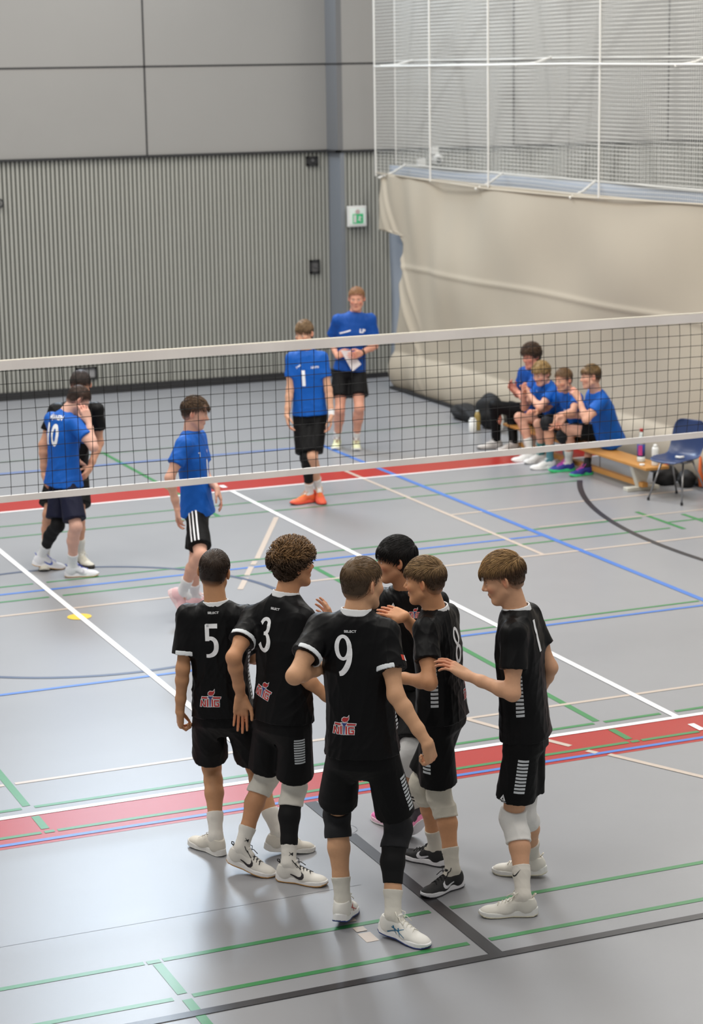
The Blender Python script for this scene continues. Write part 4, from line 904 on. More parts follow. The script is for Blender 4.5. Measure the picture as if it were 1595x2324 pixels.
def place(per, where, polys, cx, cy, w, h, mcol, name, off=0.0022, rot=0.0, skew=0.0, parent=None, step=0.014):
    """polys in unit height; cx sideways and cy up the trunk (metres); where: back, front, sideL, sideR, thighL, thighR"""
    J = per['J']; S = per['S']; up, latc = J['_up'], J['_latc']
    if where in ('back', 'front'):
        fw = nrm(np.cross(up, latc)); fw = fw if fw@J['fc'] > 0 else -fw; d = fw if where == 'front' else -fw; rt = np.cross(up, d) ; rt = np.cross(d, up)*-1 if False else nrm(np.cross(up, d))
        O = J['pel']; bvh = per['bvj']; par = per['jersey']; ups = up
    elif where in ('sideL', 'sideR'):
        sg = 1 if where == 'sideR' else -1; d = latc*sg; d = nrm(d-up*(d@up)); rt = nrm(np.cross(up, d)); O = J['pel']; bvh = per['bvj']; par = per['jersey']; ups = up
    else:
        q = where[-1]; sg = 1 if q == 'R' else -1; hip, kn = J['hip'+q], J['knee'+q]; ups = nrm(hip-kn); d = J['_latp']*sg
        if where.startswith('front_thigh'): d = nrm(J['fp']+d*0.35)
        d = nrm(d-ups*(d@ups)); rt = nrm(np.cross(ups, d)); O = kn; bvh = per['bvs']; par = per['shorts']
    c, s = math.cos(rot), math.sin(rot)
    tr = lambda a, b: (cx+(a*w*c-b*h*s), cy+(a*w*s+b*h*c)+skew*a*w)
    pl = [[tr(a, b) for a, b in p] for p in polys]
    V, F = decal_geo(pl, lambda x, y: (O+rt*x+ups*y, d), bvh, off, step)
    if len(F) == 0: print('decal missed', name); return None
    return meshobj(name, V, F, mcol, parent or par, per['base'], smooth=False)
M_print = mat('print_white', (246, 247, 250), 0.5); M_pred = mat('print_red', (186, 48, 48), 0.5); M_pblue = mat('print_blue', (40, 60, 130), 0.5)
def ring(cx, cy, rx, ry, tx, ty, n=28, a0=0, a1=360):
    out = []
    for i in range(n):
        u, v = math.radians(a0+(a1-a0)*i/n), math.radians(a0+(a1-a0)*(i+1)/n)
        out.append([(cx+rx*math.cos(u), cy+ry*math.sin(u)), (cx+rx*math.cos(v), cy+ry*math.sin(v)), (cx+(rx-tx)*math.cos(v), cy+(ry-ty)*math.sin(v)), (cx+(rx-tx)*math.cos(u), cy+(ry-ty)*math.sin(u))])
    return out
def stroke(pts, ws):
    Q = [A_((a, b, c*1.14), float) for (a, b), c in zip(pts, ws)]
    if len(Q) > 2:      # smooth the stroke through its points
        Z_ = []
        for i in range(len(Q)-1):
            a0, a1, a2, a3 = Q[max(i-1, 0)], Q[i], Q[i+1], Q[min(i+2, len(Q)-1)]
            for t in (0, 0.25, 0.5, 0.75): Z_.append(0.5*(2*a1+(a2-a0)*t+(2*a0-5*a1+4*a2-a3)*t*t+(3*a1-a0-3*a2+a3)*t**3))
        Q = Z_+[Q[-1]]
    ws = [q[2] for q in Q]; out = []; P_ = [q[:2] for q in Q]; L = []; R = []
    for i, q in enumerate(P_):
        d = nrm(P_[min(i+1, len(P_)-1)]-P_[max(i-1, 0)]); m = A_([-d[1], d[0]])*ws[i]/2; L.append(q+m); R.append(q-m)
    return [[tuple(L[i]), tuple(L[i+1]), tuple(R[i+1]), tuple(R[i])] for i in range(len(P_)-1)]
DIGIT = {
 '9': ring(-0.02, 0.68, 0.30, 0.32, 0.155, 0.085)+stroke([(0.215, 0.66), (0.215, 0.50), (0.17, 0.33), (0.08, 0.18), (-0.05, 0.06), (-0.17, 0.02)], [0.13, 0.14, 0.15, 0.15, 0.13, 0.10]),
 '8': ring(0, 0.745, 0.235, 0.255, 0.135, 0.085)+ring(0, 0.265, 0.275, 0.265, 0.155, 0.085),
 '5': stroke([(-0.22, 0.94), (0.26, 0.94)], [0.12, 0.12])+stroke([(-0.17, 0.99), (-0.17, 0.50)], [0.15, 0.15])+stroke([(-0.17, 0.575), (0.0, 0.575), (0.11, 0.53), (0.18, 0.44), (0.195, 0.33), (0.16, 0.20), (0.05, 0.10), (-0.10, 0.05), (-0.24, 0.05)], [0.10, 0.10, 0.13, 0.16, 0.17, 0.16, 0.13, 0.10, 0.09]),
 '3': stroke([(-0.26, 0.80), (-0.17, 0.90), (-0.05, 0.945), (0.07, 0.93), (0.14, 0.86), (0.15, 0.74), (0.10, 0.62), (0.0, 0.545), (-0.10, 0.53)], [0.12, 0.10, 0.09, 0.11, 0.15, 0.16, 0.13, 0.10, 0.08])+stroke([(-0.10, 0.53), (0.03, 0.53), (0.13, 0.47), (0.185, 0.37), (0.19, 0.26), (0.13, 0.14), (0.02, 0.06), (-0.10, 0.06), (-0.20, 0.12), (-0.29, 0.23)], [0.08, 0.09, 0.13, 0.17, 0.18, 0.16, 0.12, 0.10, 0.11, 0.13]),
}
def number(per, where, txt, cx, cy, h, sx=0.72, bold=0.03, name='number', rot=0, mcol=None, skew=0):
    pl = [[(a*0.74, b) for a, b in q] for q in DIGIT[txt]] if txt in DIGIT else text_polys(txt, bold, sx)
    place(per, where, pl, cx, cy, h, h, mcol or M_print, name, rot=rot, skew=skew)
def emblem(per, where, cx, cy, wdt, rot=0):
    sc = wdt
    def P(pl, m, nm, off, par=None): return place(per, where, pl, cx, cy, sc, sc, m, nm, off=off, rot=rot, parent=par, step=0.012)
    def grow(q, g):
        n_ = len(q); out_ = []; ar = sum(q[i][0]*q[(i+1) % n_][1]-q[(i+1) % n_][0]*q[i][1] for i in range(n_)); sg = 1 if ar > 0 else -1
        for i in range(n_):
            a0, a1, a2 = A_(q[i-1]), A_(q[i]), A_(q[(i+1) % n_]); d1, d2 = nrm(a1-a0), nrm(a2-a1); m1, m2 = A_([d1[1], -d1[0]])*sg, A_([d2[1], -d2[0]])*sg; mm = m1+m2; mm = mm/max(mm@mm, 0.5)*2
            out_.append(tuple(a1+mm*g))
        return out_
    red = [[(-0.38, 0.34), (-0.12, 0.34), (-0.04, 0.22), (-0.04, 0.0), (-0.12, 0.0), (-0.12, 0.22), (-0.16, 0.27), (-0.42, 0.27)][:0] or [(-0.40, 0.36), (-0.12, 0.36), (-0.14, 0.44), (-0.38, 0.44)], [(0.14, 0.36), (0.48, 0.36), (0.50, 0.43), (0.12, 0.44)],
           [(-0.16, 0.0), (-0.09, 0.0), (-0.09, 0.36), (-0.16, 0.32)], [(0.06, 0.0), (0.13, 0.0), (0.13, 0.32), (0.06, 0.36)],
           [(-0.48, 0.0), (-0.41, 0.0), (-0.37, 0.30), (-0.43, 0.30)], [(-0.43, 0.30), (-0.37, 0.30), (-0.25, 0.0), (-0.31, 0.0)], [(-0.27, 0.0), (-0.21, 0.0), (-0.19, 0.30), (-0.25, 0.30)],
           [(0.17, 0.04), (0.23, 0.04), (0.23, 0.28), (0.17, 0.28)], [(0.17, 0.24), (0.42, 0.24), (0.42, 0.30), (0.19, 0.30)], [(0.18, 0.0), (0.41, 0.0), (0.41, 0.06), (0.18, 0.06)], [(0.35, 0.0), (0.41, 0.0), (0.42, 0.16), (0.36, 0.16)], [(0.29, 0.11), (0.42, 0.11), (0.42, 0.17), (0.29, 0.17)],
           [(-0.08, 0.55), (0.02, 0.50), (0.14, 0.53), (0.21, 0.62), (0.22, 0.76), (0.16, 0.68), (0.02, 0.70), (-0.06, 0.64)]]
    tor = [[(-0.10, 0.46), (-0.02, 0.34), (-0.03, 0.0), (0.01, 0.0), (0.04, 0.34), (0.14, 0.46)]]
    o = P([grow(q, 0.022) for q in red+tor], M_print, 'emblem', 0.0020)
    P(red, M_pred, 'emblem_letters', 0.0032, o); P(tor, M_pblue, 'emblem_torch', 0.0032, o)
def bars(per, where, cx, y0, y1, n, w, taper=0):
    hh = (y1-y0)/n; pl = [[(-0.5, (i*hh+hh*0.18)), (0.5, (i*hh+hh*0.18)), (0.5, (i*hh+hh*0.82)), (-0.5, (i*hh+hh*0.82))] for i in range(n)]
    for k, q in enumerate(pl): pass
    place(per, where, [[(a*w, b) for a, b in q] for q in pl], cx, y0, 1, 1, mat('print_silver', (205, 210, 214), 0.45), 'side_bars')
def triangle_logo(per, where, cx, cy, s, text=True):
    o = place(per, where, [[(-0.5, 0), (-0.12, 0.18), (-0.05, 0.45), (0, 1.0)], [(0.5, 0), (0.0, 1.0), (0.05, 0.45), (0.12, 0.18)], [(-0.42, 0.0), (0.42, 0.0), (0.1, 0.13), (-0.1, 0.13)]], cx, cy, s, s, M_print, 'maker_logo', step=0.01)
    if text: place(per, where, text_polys('SELECT', 0.04, 1.0), cx, cy-s*0.42, s*0.30, s*0.30, M_print, 'maker_name', step=0.01)
def backtag(per, cx, cy, txt='SELECT'): place(per, 'back', text_polys(txt, 0.02, 1.2), cx, cy, 0.012, 0.012, M_print, 'neck_print', step=0.02)

def sock_mark(per, q, h, az, polys, size, col=(20, 20, 22), name='sock_mark', rot=0.0):
    J = per['J']; sk, V, F = J['_sock'+q]; an, kn = J['ank'+q], J['knee'+q]; ax = nrm(kn-an); d = A_([math.sin(CAM_YAW+math.radians(az)), math.cos(CAM_YAW+math.radians(az)), 0]); d = nrm(d-ax*(d@ax)); rt = nrm(np.cross(ax, d)); O = an+ax*h
    c, s = math.cos(rot), math.sin(rot); pl = [[((a*c-b*s)*size, (a*s+b*c)*size) for a, b in qd] for qd in polys]
    Vd, Fd = decal_geo(pl, lambda x, y: (O+rt*x+ax*y, d), BVHTree.FromPolygons(V.tolist(), F.tolist()), 0.0015, 0.01)
    if len(Fd): meshobj(name, Vd, Fd, mat('mark_%d' % col[0], col, 0.6), sk, per['base'], smooth=False)
def sleeve_badge(per, q, az):
    J = per['J']; sh, el = J['sh'+q], J['elb'+q]; ax = nrm(sh-el); d = A_([math.sin(CAM_YAW+math.radians(az)), math.cos(CAM_YAW+math.radians(az)), 0]); d = nrm(d-ax*(d@ax)); rt = nrm(np.cross(ax, d)); O = sh*0.55+el*0.45
    for nm, x0, x1, m_ in (('sleeve_badge', -0.020, 0.006, mat('badge_red', (206, 62, 44), 0.5)), ('sleeve_print', 0.009, 0.034, M_print)):
        Vd, Fd = decal_geo([[(x0, -0.014), (x1, -0.014), (x1, 0.014), (x0, 0.014)]], lambda x, y: (O+rt*x+ax*y, d), per['bvj'], 0.002, 0.01)
        if len(Fd): meshobj(nm, Vd, Fd, m_, per['jersey'], per['base'], smooth=False)
SWOOSH = [[(0.5, 0.28), (-0.05, -0.08), (-0.25, -0.16), (-0.40, -0.10), (-0.44, 0.02), (-0.38, 0.16), (-0.50, 0.0), (-0.52, -0.14), (-0.44, -0.24), (-0.25, -0.27), (-0.05, -0.22)]]
CROSSMARK = [[(-0.5, 0.35), (-0.1, 0.0), (-0.5, -0.35), (-0.4, -0.4), (0.0, -0.12), (0.4, -0.4), (0.5, -0.35), (0.1, 0.0), (0.5, 0.35), (0.4, 0.4), (0.0, 0.12), (-0.4, 0.4)]]
# joint positions in metres, in the order: trunk joints, left side, right side, then scale, heel pitches and finger curls
POSE_ROWS = {
 'five': [[3.796, 10.911, 0.854], [3.78, 10.94, 1.461], [3.791, 10.978, 1.641], [0.542, 0.84, 0.0], [0.513, 0.859, 0.0], [0.569, 0.818, -0.087], [0.114, 0.027, 0.993], [3.723, 10.957, 0.824], [3.8, 11.156, 0.45], [3.742, 10.948, 0.09], [3.629, 11.028, 1.393], [3.581, 10.959, 1.11], [3.569, 11.001, 0.851], [0.067, 0.294, -0.954], [0.973, -0.039, -0.228], [-0.328, 0.945, 0.0], [3.871, 10.862, 0.824], [4.021, 11.032, 0.458], [4.062, 10.785, 0.12], [3.935, 10.845, 1.393], [3.99, 10.964, 1.129], [4.14, 11.158, 1.036], [0.649, 0.755, -0.094], [0.0, 0.0, -1.0], [0.996, -0.084, 0.0], [1.0, -0.029, 0.148, 0.9, 0.4]],
 'three': [[3.979, 10.455, 0.923], [4.024, 10.49, 1.585], [4.077, 10.5, 1.751], [0.905, 0.425, 0.0], [0.873, 0.487, 0.0], [0.995, 0.09, 0.035], [-0.035, -0.003, 0.999], [3.939, 10.535, 0.893], [3.975, 10.72, 0.497], [3.778, 10.62, 0.13], [3.895, 10.66, 1.437], [3.712, 10.48, 1.28], [3.774, 10.548, 1.029], [-0.018, 0.105, -0.994], [-0.386, -0.917, 0.1], [0.635, -0.772, 0.0], [4.015, 10.372, 0.893], [4.064, 10.527, 0.485], [3.965, 10.38, 0.095], [4.066, 10.345, 1.484], [4.039, 10.33, 1.184], [4.226, 10.275, 1.002], [0.698, 0.661, -0.274], [0.107, 0.994, 0.0], [0.732, -0.682, 0.0], [1.02, 0.207, 0.0, 0.15, 0.4]],
 'nine': [[4.069, 9.568, 0.988], [4.05, 9.576, 1.695], [4.098, 9.599, 1.84], [0.571, 0.821, 0.0], [0.513, 0.859, 0.0], [0.954, 0.295, -0.052], [0.054, 0.003, 0.999], [3.992, 9.622, 0.958], [4.035, 9.841, 0.55], [4.001, 9.701, 0.12], [3.887, 9.674, 1.622], [3.688, 9.517, 1.429], [3.914, 9.685, 1.402], [0.677, 0.734, -0.056], [-0.388, -0.922, 0.0], [0.595, 0.803, 0.0], [4.148, 9.513, 0.958], [4.273, 9.591, 0.517], [4.165, 9.423, 0.11], [4.184, 9.49, 1.597], [4.158, 9.342, 1.317], [4.268, 9.209, 1.088], [0.306, 0.192, -0.932], [-0.502, 0.859, -0.1], [0.497, -0.868, 0.0], [1.08, 0.148, 0.088, 0.6, 1.0]],
 'tall': [[4.859, 10.746, 0.933], [4.848, 10.729, 1.476], [4.778, 10.715, 1.655], [-0.68, -0.733, 0.0], [-0.613, -0.79, 0.0], [-0.951, 0.306, -0.035], [-0.033, 0.011, 0.999], [4.924, 10.687, 0.903], [4.741, 10.469, 0.58], [4.846, 10.613, 0.2], [4.99, 10.622, 1.408], [4.923, 10.641, 1.122], [4.845, 10.418, 1.008], [-0.339, -0.714, -0.613], [-0.922, 0.388, 0.0], [-0.054, 0.999, 0.0], [4.795, 10.807, 0.903], [4.751, 10.739, 0.481], [4.837, 10.893, 0.1], [4.709, 10.84, 1.408], [4.58, 10.729, 1.167], [4.475, 10.946, 1.27], [0.058, 0.872, 0.487], [-0.926, -0.377, 0.0], [-0.24, 0.971, 0.0], [1.0, 0.666, 0.029, 0.4, 0.25]],
 'eight': [[4.76, 10.085, 0.933], [4.724, 10.078, 1.519], [4.663, 10.083, 1.685], [-0.658, 0.753, 0.0], [-0.684, 0.729, 0.0], [-0.755, 0.652, -0.07], [-0.063, 0.034, 0.997], [4.696, 10.027, 0.903], [4.737, 10.075, 0.478], [4.733, 9.902, 0.095], [4.599, 9.957, 1.451], [4.554, 9.792, 1.211], [4.461, 10.036, 1.195], [-0.082, 0.983, -0.164], [0.0, 0.0, -1.0], [-0.965, -0.264, 0.0], [4.828, 10.143, 0.903], [4.697, 10.211, 0.499], [4.8, 10.262, 0.095], [4.858, 10.201, 1.451], [4.819, 10.416, 1.253], [4.653, 10.324, 1.433], [-0.423, 0.894, 0.147], [0.274, 0.652, -0.707], [-0.544, 0.839, 0.0], [1.0, 0.0, 0.0, 0.4, 0.1]],
 'right': [[5.042, 9.646, 0.92], [4.999, 9.665, 1.583], [4.933, 9.692, 1.755], [-0.79, 0.613, 0.0], [-0.709, 0.705, 0.0], [-0.85, 0.449, -0.276], [-0.244, 0.129, 0.961], [4.989, 9.574, 0.89], [4.965, 9.641, 0.453], [4.905, 9.405, 0.095], [4.906, 9.519, 1.498], [4.862, 9.444, 1.206], [4.715, 9.663, 1.262], [-0.71, 0.49, 0.506], [-0.129, 0.514, -0.848], [-0.912, 0.41, 0.0], [5.1, 9.717, 0.89], [5.041, 9.671, 0.453], [5.205, 9.877, 0.11], [5.133, 9.793, 1.513], [5.214, 9.693, 1.237], [5.207, 9.844, 1.014], [0.042, 0.909, -0.415], [-0.922, 0.388, 0.0], [-0.785, 0.62, 0.0], [1.03, 0.0, 0.088, 0.3, 0.4]],
 'ten': [[4.863, 18.087, 0.884], [4.885, 18.078, 1.435], [5.024, 18.073, 1.55], [0.992, 0.125, 0.0], [0.945, 0.328, 0.0], [0.781, -0.107, -0.616], [0.61, -0.084, 0.788], [4.851, 18.175, 0.854], [4.779, 18.047, 0.45], [4.691, 18.305, 0.13], [4.823, 18.247, 1.367], [4.933, 18.218, 1.094], [5.088, 18.361, 0.938], [0.474, 0.765, -0.436], [0.0, 0.0, -1.0], [0.991, -0.136, 0.0], [4.873, 18.0, 0.854], [4.871, 17.78, 0.484], [4.871, 17.937, 0.095], [4.94, 17.911, 1.367], [5.036, 17.697, 1.187], [5.043, 17.855, 1.396], [-0.226, 0.216, 0.95], [0.107, 0.994, 0.0], [0.967, -0.256, 0.0], [1.0, 0.207, 0.0, 0.4, 0.5]],
 'ref': [[5.02, 18.489, 0.883], [5.104, 18.41, 1.471], [5.123, 18.337, 1.638], [-0.356, -0.935, 0.0], [-0.356, -0.935, 0.0], [-0.336, -0.798, -0.5], [-0.194, -0.461, 0.866], [5.099, 18.461, 0.853], [5.027, 18.219, 0.495], [5.063, 18.368, 0.095], [5.264, 18.355, 1.403], [5.281, 18.367, 1.102], [5.154, 18.272, 0.887], [-0.661, -0.558, -0.503], [-0.922, 0.388, 0.0], [0.144, -0.99, 0.0], [4.931, 18.525, 0.853], [4.776, 18.313, 0.503], [4.755, 18.444, 0.095], [4.925, 18.484, 1.403], [4.791, 18.466, 1.107], [4.774, 18.419, 0.836], [-0.1, -0.755, -0.648], [0.922, -0.388, 0.0], [-0.268, -0.963, 0.0], [1.02, 0.0, 0.0, 0.4, 0.4]],
 'walker': [[5.45, 16.174, 0.901], [5.418, 16.188, 1.511], [5.458, 16.171, 1.669], [0.884, -0.467, 0.0], [0.79, -0.613, 0.0], [0.865, -0.457, -0.208], [0.184, -0.097, 0.978], [5.493, 16.251, 0.871], [5.428, 16.183, 0.451], [5.485, 16.406, 0.1], [5.531, 16.327, 1.443], [5.563, 16.25, 1.115], [5.561, 15.991, 1.076], [0.248, -0.287, -0.925], [-0.922, 0.388, 0.0], [0.884, -0.467, 0.0], [5.411, 16.096, 0.871], [5.338, 15.786, 0.581], [5.246, 16.013, 0.24], [5.312, 16.046, 1.443], [5.165, 15.984, 1.196], [5.219, 15.985, 0.939], [0.059, 0.274, -0.96], [0.922, -0.388, 0.0], [0.84, -0.542, 0.0], [1.0, 0.029, 1.022, 0.3, 0.4]],
 'one': [[7.998, 20.046, 0.925], [7.976, 20.056, 1.559], [7.948, 20.035, 1.748], [-0.356, -0.935, 0.0], [-0.388, -0.922, 0.0], [-0.785, -0.595, -0.174], [-0.138, -0.105, 0.985], [8.083, 20.014, 0.895], [7.942, 19.864, 0.508], [8.072, 20.04, 0.14], [8.146, 19.984, 1.49], [8.158, 19.928, 1.17], [8.146, 19.829, 0.922], [-0.129, -0.127, -0.984], [-0.922, 0.388, 0.0], [-0.188, -0.982, 0.0], [7.915, 20.078, 0.895], [7.888, 19.902, 0.494], [7.971, 20.033, 0.095], [7.811, 20.125, 1.49], [7.799, 20.08, 1.176], [7.73, 20.004, 0.929], [-0.085, -0.489, -0.868], [0.922, -0.388, 0.0], [-0.978, -0.211, 0.0], [1.02, 0.268, 0.0, 0.4, 0.4]],
 'coach': [[9.625, 22.849, 0.925], [9.691, 22.821, 1.574], [9.701, 22.784, 1.751], [-0.356, -0.935, 0.0], [-0.323, -0.946, 0.0], [-0.464, -0.879, -0.105], [-0.049, -0.092, 0.995], [9.709, 22.817, 0.895], [9.637, 22.602, 0.499], [9.669, 22.786, 0.095], [9.862, 22.763, 1.502], [9.904, 22.745, 1.193], [9.667, 22.612, 1.136], [-0.85, -0.521, -0.077], [0.388, 0.922, 0.0], [-0.396, -0.918, 0.0], [9.535, 22.883, 0.895], [9.444, 22.725, 0.477], [9.495, 22.947, 0.095], [9.505, 22.885, 1.502], [9.486, 23.05, 1.237], [9.457, 22.813, 1.095], [0.216, -0.911, 0.35], [0.922, -0.388, 0.0], [-0.455, -0.89, 0.0], [1.06, 0.0, 0.0, 0.4, 0.4]],
 's4': [[11.42, 19.9, 0.43], [11.181, 19.784, 0.947], [11.098, 19.753, 1.123], [-0.996, 0.084, 0.0], [-0.975, 0.222, 0.0], [-0.971, 0.221, -0.087], [-0.085, 0.019, 0.996], [11.413, 19.812, 0.43], [11.347, 20.237, 0.455], [11.232, 20.054, 0.095], [11.169, 19.624, 0.887], [10.95, 19.577, 0.695], [10.95, 19.742, 0.899], [-0.419, 0.373, 0.828], [-0.065, 0.998, 0.0], [-0.998, -0.055, 0.0], [11.427, 19.988, 0.43], [11.071, 20.22, 0.491], [11.156, 20.332, 0.095], [11.248, 19.971, 0.887], [11.268, 20.147, 0.651], [11.007, 20.165, 0.644], [-0.663, -0.035, -0.748], [-0.388, -0.922, 0.0], [-0.975, 0.222, 0.0], [1.0, 0.0, 0.0, 0.8, 0.4]],
 's3': [[11.42, 20.55, 0.43], [11.202, 20.425, 0.87], [11.119, 20.395, 1.007], [-0.996, 0.084, 0.0], [-0.999, 0.05, 0.0], [-0.941, -0.291, -0.174], [-0.166, -0.051, 0.985], [11.413, 20.462, 0.43], [11.037, 20.254, 0.418], [11.22, 20.45, 0.095], [11.222, 20.264, 0.811], [11.051, 20.048, 0.706], [10.976, 20.288, 0.629], [0.054, 0.36, -0.931], [-0.922, 0.388, 0.0], [-0.998, -0.055, 0.0], [11.427, 20.638, 0.43], [11.01, 20.573, 0.513], [11.04, 20.544, 0.095], [11.24, 20.619, 0.811], [11.152, 20.84, 0.636], [10.936, 20.692, 0.624], [-0.812, -0.503, 0.296], [0.0, 0.0, -1.0], [-0.975, 0.222, 0.0], [1.0, 0.0, 0.0, 0.4, 0.4]],
 's2': [[11.42, 21.08, 0.43], [11.201, 20.955, 0.89], [11.127, 20.921, 1.008], [-0.996, 0.084, 0.0], [-0.999, 0.05, 0.0], [-0.881, -0.359, -0.309], [-0.286, -0.117, 0.951], [11.413, 20.992, 0.43], [11.032, 20.796, 0.467], [11.147, 20.952, 0.095], [11.221, 20.793, 0.83], [10.994, 20.699, 0.668], [10.979, 20.932, 0.785], [0.138, 0.829, 0.543], [-0.922, 0.388, 0.0], [-0.998, -0.055, 0.0], [11.427, 21.168, 0.43], [11.002, 21.201, 0.482], [11.073, 21.055, 0.095], [11.239, 21.149, 0.83], [11.063, 21.198, 0.593], [10.966, 21.034, 0.772], [-0.427, -0.535, 0.729], [0.922, -0.388, 0.0], [-0.975, 0.222, 0.0], [1.0, 0.0, 0.0, 0.4, 0.4]],
 's1': [[11.42, 21.6, 0.43], [11.266, 21.448, 0.984], [11.247, 21.391, 1.143], [-0.996, 0.084, 0.0], [-0.999, 0.05, 0.0], [-0.935, -0.289, -0.208], [-0.199, -0.061, 0.978], [11.412, 21.51, 0.43], [11.27, 21.927, 0.477], [11.201, 21.736, 0.095], [11.275, 21.283, 0.919], [11.084, 21.239, 0.686], [11.12, 21.503, 0.734], [0.014, 0.879, 0.477], [-0.065, 0.998, 0.0], [-0.998, -0.055, 0.0], [11.428, 21.69, 0.43], [11.036, 21.878, 0.516], [11.093, 21.961, 0.095], [11.293, 21.649, 0.919], [11.285, 21.788, 0.649], [11.125, 21.589, 0.738], [-0.633, -0.309, 0.709], [0.065, -0.998, 0.0], [-0.975, 0.222, 0.0], [1.03, 0.0, 0.0, 0.4, 0.4]],
}
TRUNK_KEYS = ['pel', 'neck', 'head', 'fp', 'fc', 'hf', 'hu']; SIDE_KEYS = ['hip', 'knee', 'ank', 'sh', 'elb', 'wr', 'hd', 'pn', 'foot']
POSES = {}
for who, rows in POSE_ROWS.items():
    d = dict(zip(TRUNK_KEYS, rows))
    for i, q in enumerate('LR'):
        for j, k in enumerate(SIDE_KEYS): d[k+q] = rows[7+9*i+j]
    t5 = rows[25]; d['S'] = t5[0]; d['heeltilt'] = dict(L=t5[1], R=t5[2]); d['curlL'] = t5[3]; d['curlR'] = t5[4]
    POSES[who] = d
# ================================================================ THE TEAMS
BLACK = ('black', (12, 12, 14)); BLUE = ('blue', (6, 88, 180)); DBLUE = ('deep_blue', (8, 74, 158)); SB = ('black_cloth', (10, 10, 12)); NAVY = ('navy_cloth', (24, 26, 48))
WS = (226, 222, 214)
def shs(up, mid=None, out=None, lace=None, heel=None): return dict(up=up, mid=mid or up, out=out or mid or up, lace=lace or up, heel=heel)
white_old = shs((222, 216, 204), (228, 226, 222), (220, 220, 215), (225, 220, 210))
nike_w = shs((226, 222, 214), (230, 228, 226), (176, 132, 76), (30, 30, 30), (25, 25, 27))
asics = shs((232, 230, 224), (236, 236, 236), (40, 60, 120), (235, 232, 220))
asics['heel'] = None
nike_b = shs((30, 30, 32), (226, 226, 230), (60, 60, 66), (22, 22, 24))
allw = shs((226, 222, 212), (228, 228, 224), (205, 200, 176), (220, 214, 200), (224, 216, 200))
G = 'players in black shirts standing in a huddle'
def short(col, col2=None, **k): return dict(kind='short', th=0.008, n=1500, len=0.032, r=0.0013, lift=0.001, col=col, col2=col2 or col, **k)
FG = dict(h=0.0042, hc=0.006, hh=0.0028, cuff=True)
p5 = person('five', dict(FG, label='player in black shirt number 5 seen from behind, far left of the huddle', group=G, jersey=BLACK, shorts=SB, skin=(196, 146, 108), seed=3, sleeve=0.74, cuffcut=0.03, sw=0.92, arm=0.9,
    hair=dict(short((44, 33, 26), (74, 56, 42), seed=2)), short_len=0.78,
    legL=dict(sock=(0.15, WS), shoe=white_old), legR=dict(sock=(0.15, WS), shoe=white_old)))
number(p5, 'back', '5', -0.015, 0.335, 0.185, 0.80); emblem(p5, 'back', -0.045, 0.055, 0.125); backtag(p5, 0.0, 0.575); bars(p5, 'sideR', 0.0, 0.06, 0.36, 14, 0.035)
p3 = person('three', dict(FG, label='curly haired player in black shirt number 3 with white knee pads, hand hanging palm back', group=G, jersey=BLACK, shorts=SB, skin=(202, 148, 110), seed=8,
    hair=dict(kind='curly', th=0.020, n=2200, len=0.055, r=0.0025, curl=0.0075, lift=0.012, col=(64, 46, 30), col2=(146, 110, 70), seed=5), short_len=0.80,
    legL=dict(sock=(0.13, WS), shoe=nike_w, mark=('tick', (35, 28, 32), 1), pad=((222, 218, 208), 0.11, 0.12)), legR=dict(sock=(0.11, WS), shoe=nike_w, mark=('tick', (35, 28, 32), 1), pad=((222, 218, 208), 0.11, 0.12), sleeve=(0.10, 0.40, 1))))
for q_ in 'LR': sock_mark(p3, q_, 0.055, 170, CROSSMARK, 0.024)
number(p3, 'back', '3', -0.04, 0.365, 0.19, 0.80); emblem(p3, 'back', -0.055, 0.115, 0.125, rot=-0.25); backtag(p3, 0.01, 0.60); bars(p3, 'thighR', -0.05, 0.24, 0.41, 10, 0.05); bars(p3, 'sideL', 0.0, 0.06, 0.30, 12, 0.035)
p9 = person('nine', dict(FG, label='tall player in black shirt number 9 seen from behind in the centre of the huddle', group=G, jersey=BLACK, shorts=SB, skin=(206, 158, 122), seed=4, sw=0.94, ws=0.93,
    hair=dict(short((74, 56, 38), (128, 100, 68), seed=9)), short_len=0.78,
    legL=dict(sock=(0.13, (214, 210, 200)), shoe=asics, mark=('cross', (200, 50, 40)), pad=((18, 19, 24), 0.12, 0.05)), legR=dict(sock=(0.14, (214, 210, 200)), shoe=asics, mark=('cross', (30, 110, 150), 1), pad=((18, 19, 24), 0.10, 0.12), sleeve=(0.17, 0.9, 1))))
sleeve_badge(p9, 'R', 120)
number(p9, 'back', '9', -0.055, 0.425, 0.20, 0.78); emblem(p9, 'back', -0.07, 0.115, 0.125); backtag(p9, -0.02, 0.635); bars(p9, 'thighR', -0.025, 0.14, 0.35, 10, 0.045); bars(p9, 'sideR', 0.0, 0.10, 0.42, 16, 0.035)
pt = person('tall', dict(FG, label='black haired player facing the huddle in a plain black shirt with a chest emblem', group=G, jersey=BLACK, shorts=SB, skin=(190, 140, 106), seed=6, collar=False, cuff=False,
    hair=dict(kind='bowl', th=0.019, n=2400, len=0.060, r=0.0013, lift=0.004, col=(16, 14, 14), col2=(30, 27, 26), side=-0.3, fringe=1, seed=3), short_len=0.80,
    legL=dict(sock=(0.17, WS), shoe=shs((56, 50, 58), (225, 130, 170), (230, 225, 228), (240, 120, 170)), bars=[0.11, 0.135, 0.16], pad=((214, 214, 214), 0.12, 0.10)), legR=dict(sock=(0.17, WS), shoe=shs((232, 120, 180), (240, 200, 220), (235, 235, 235)), pad=((214, 214, 214), 0.12, 0.08))))
triangle_logo(pt, 'front', -0.055, 0.445, 0.045); emblem(pt, 'front', 0.07, 0.41, 0.075)
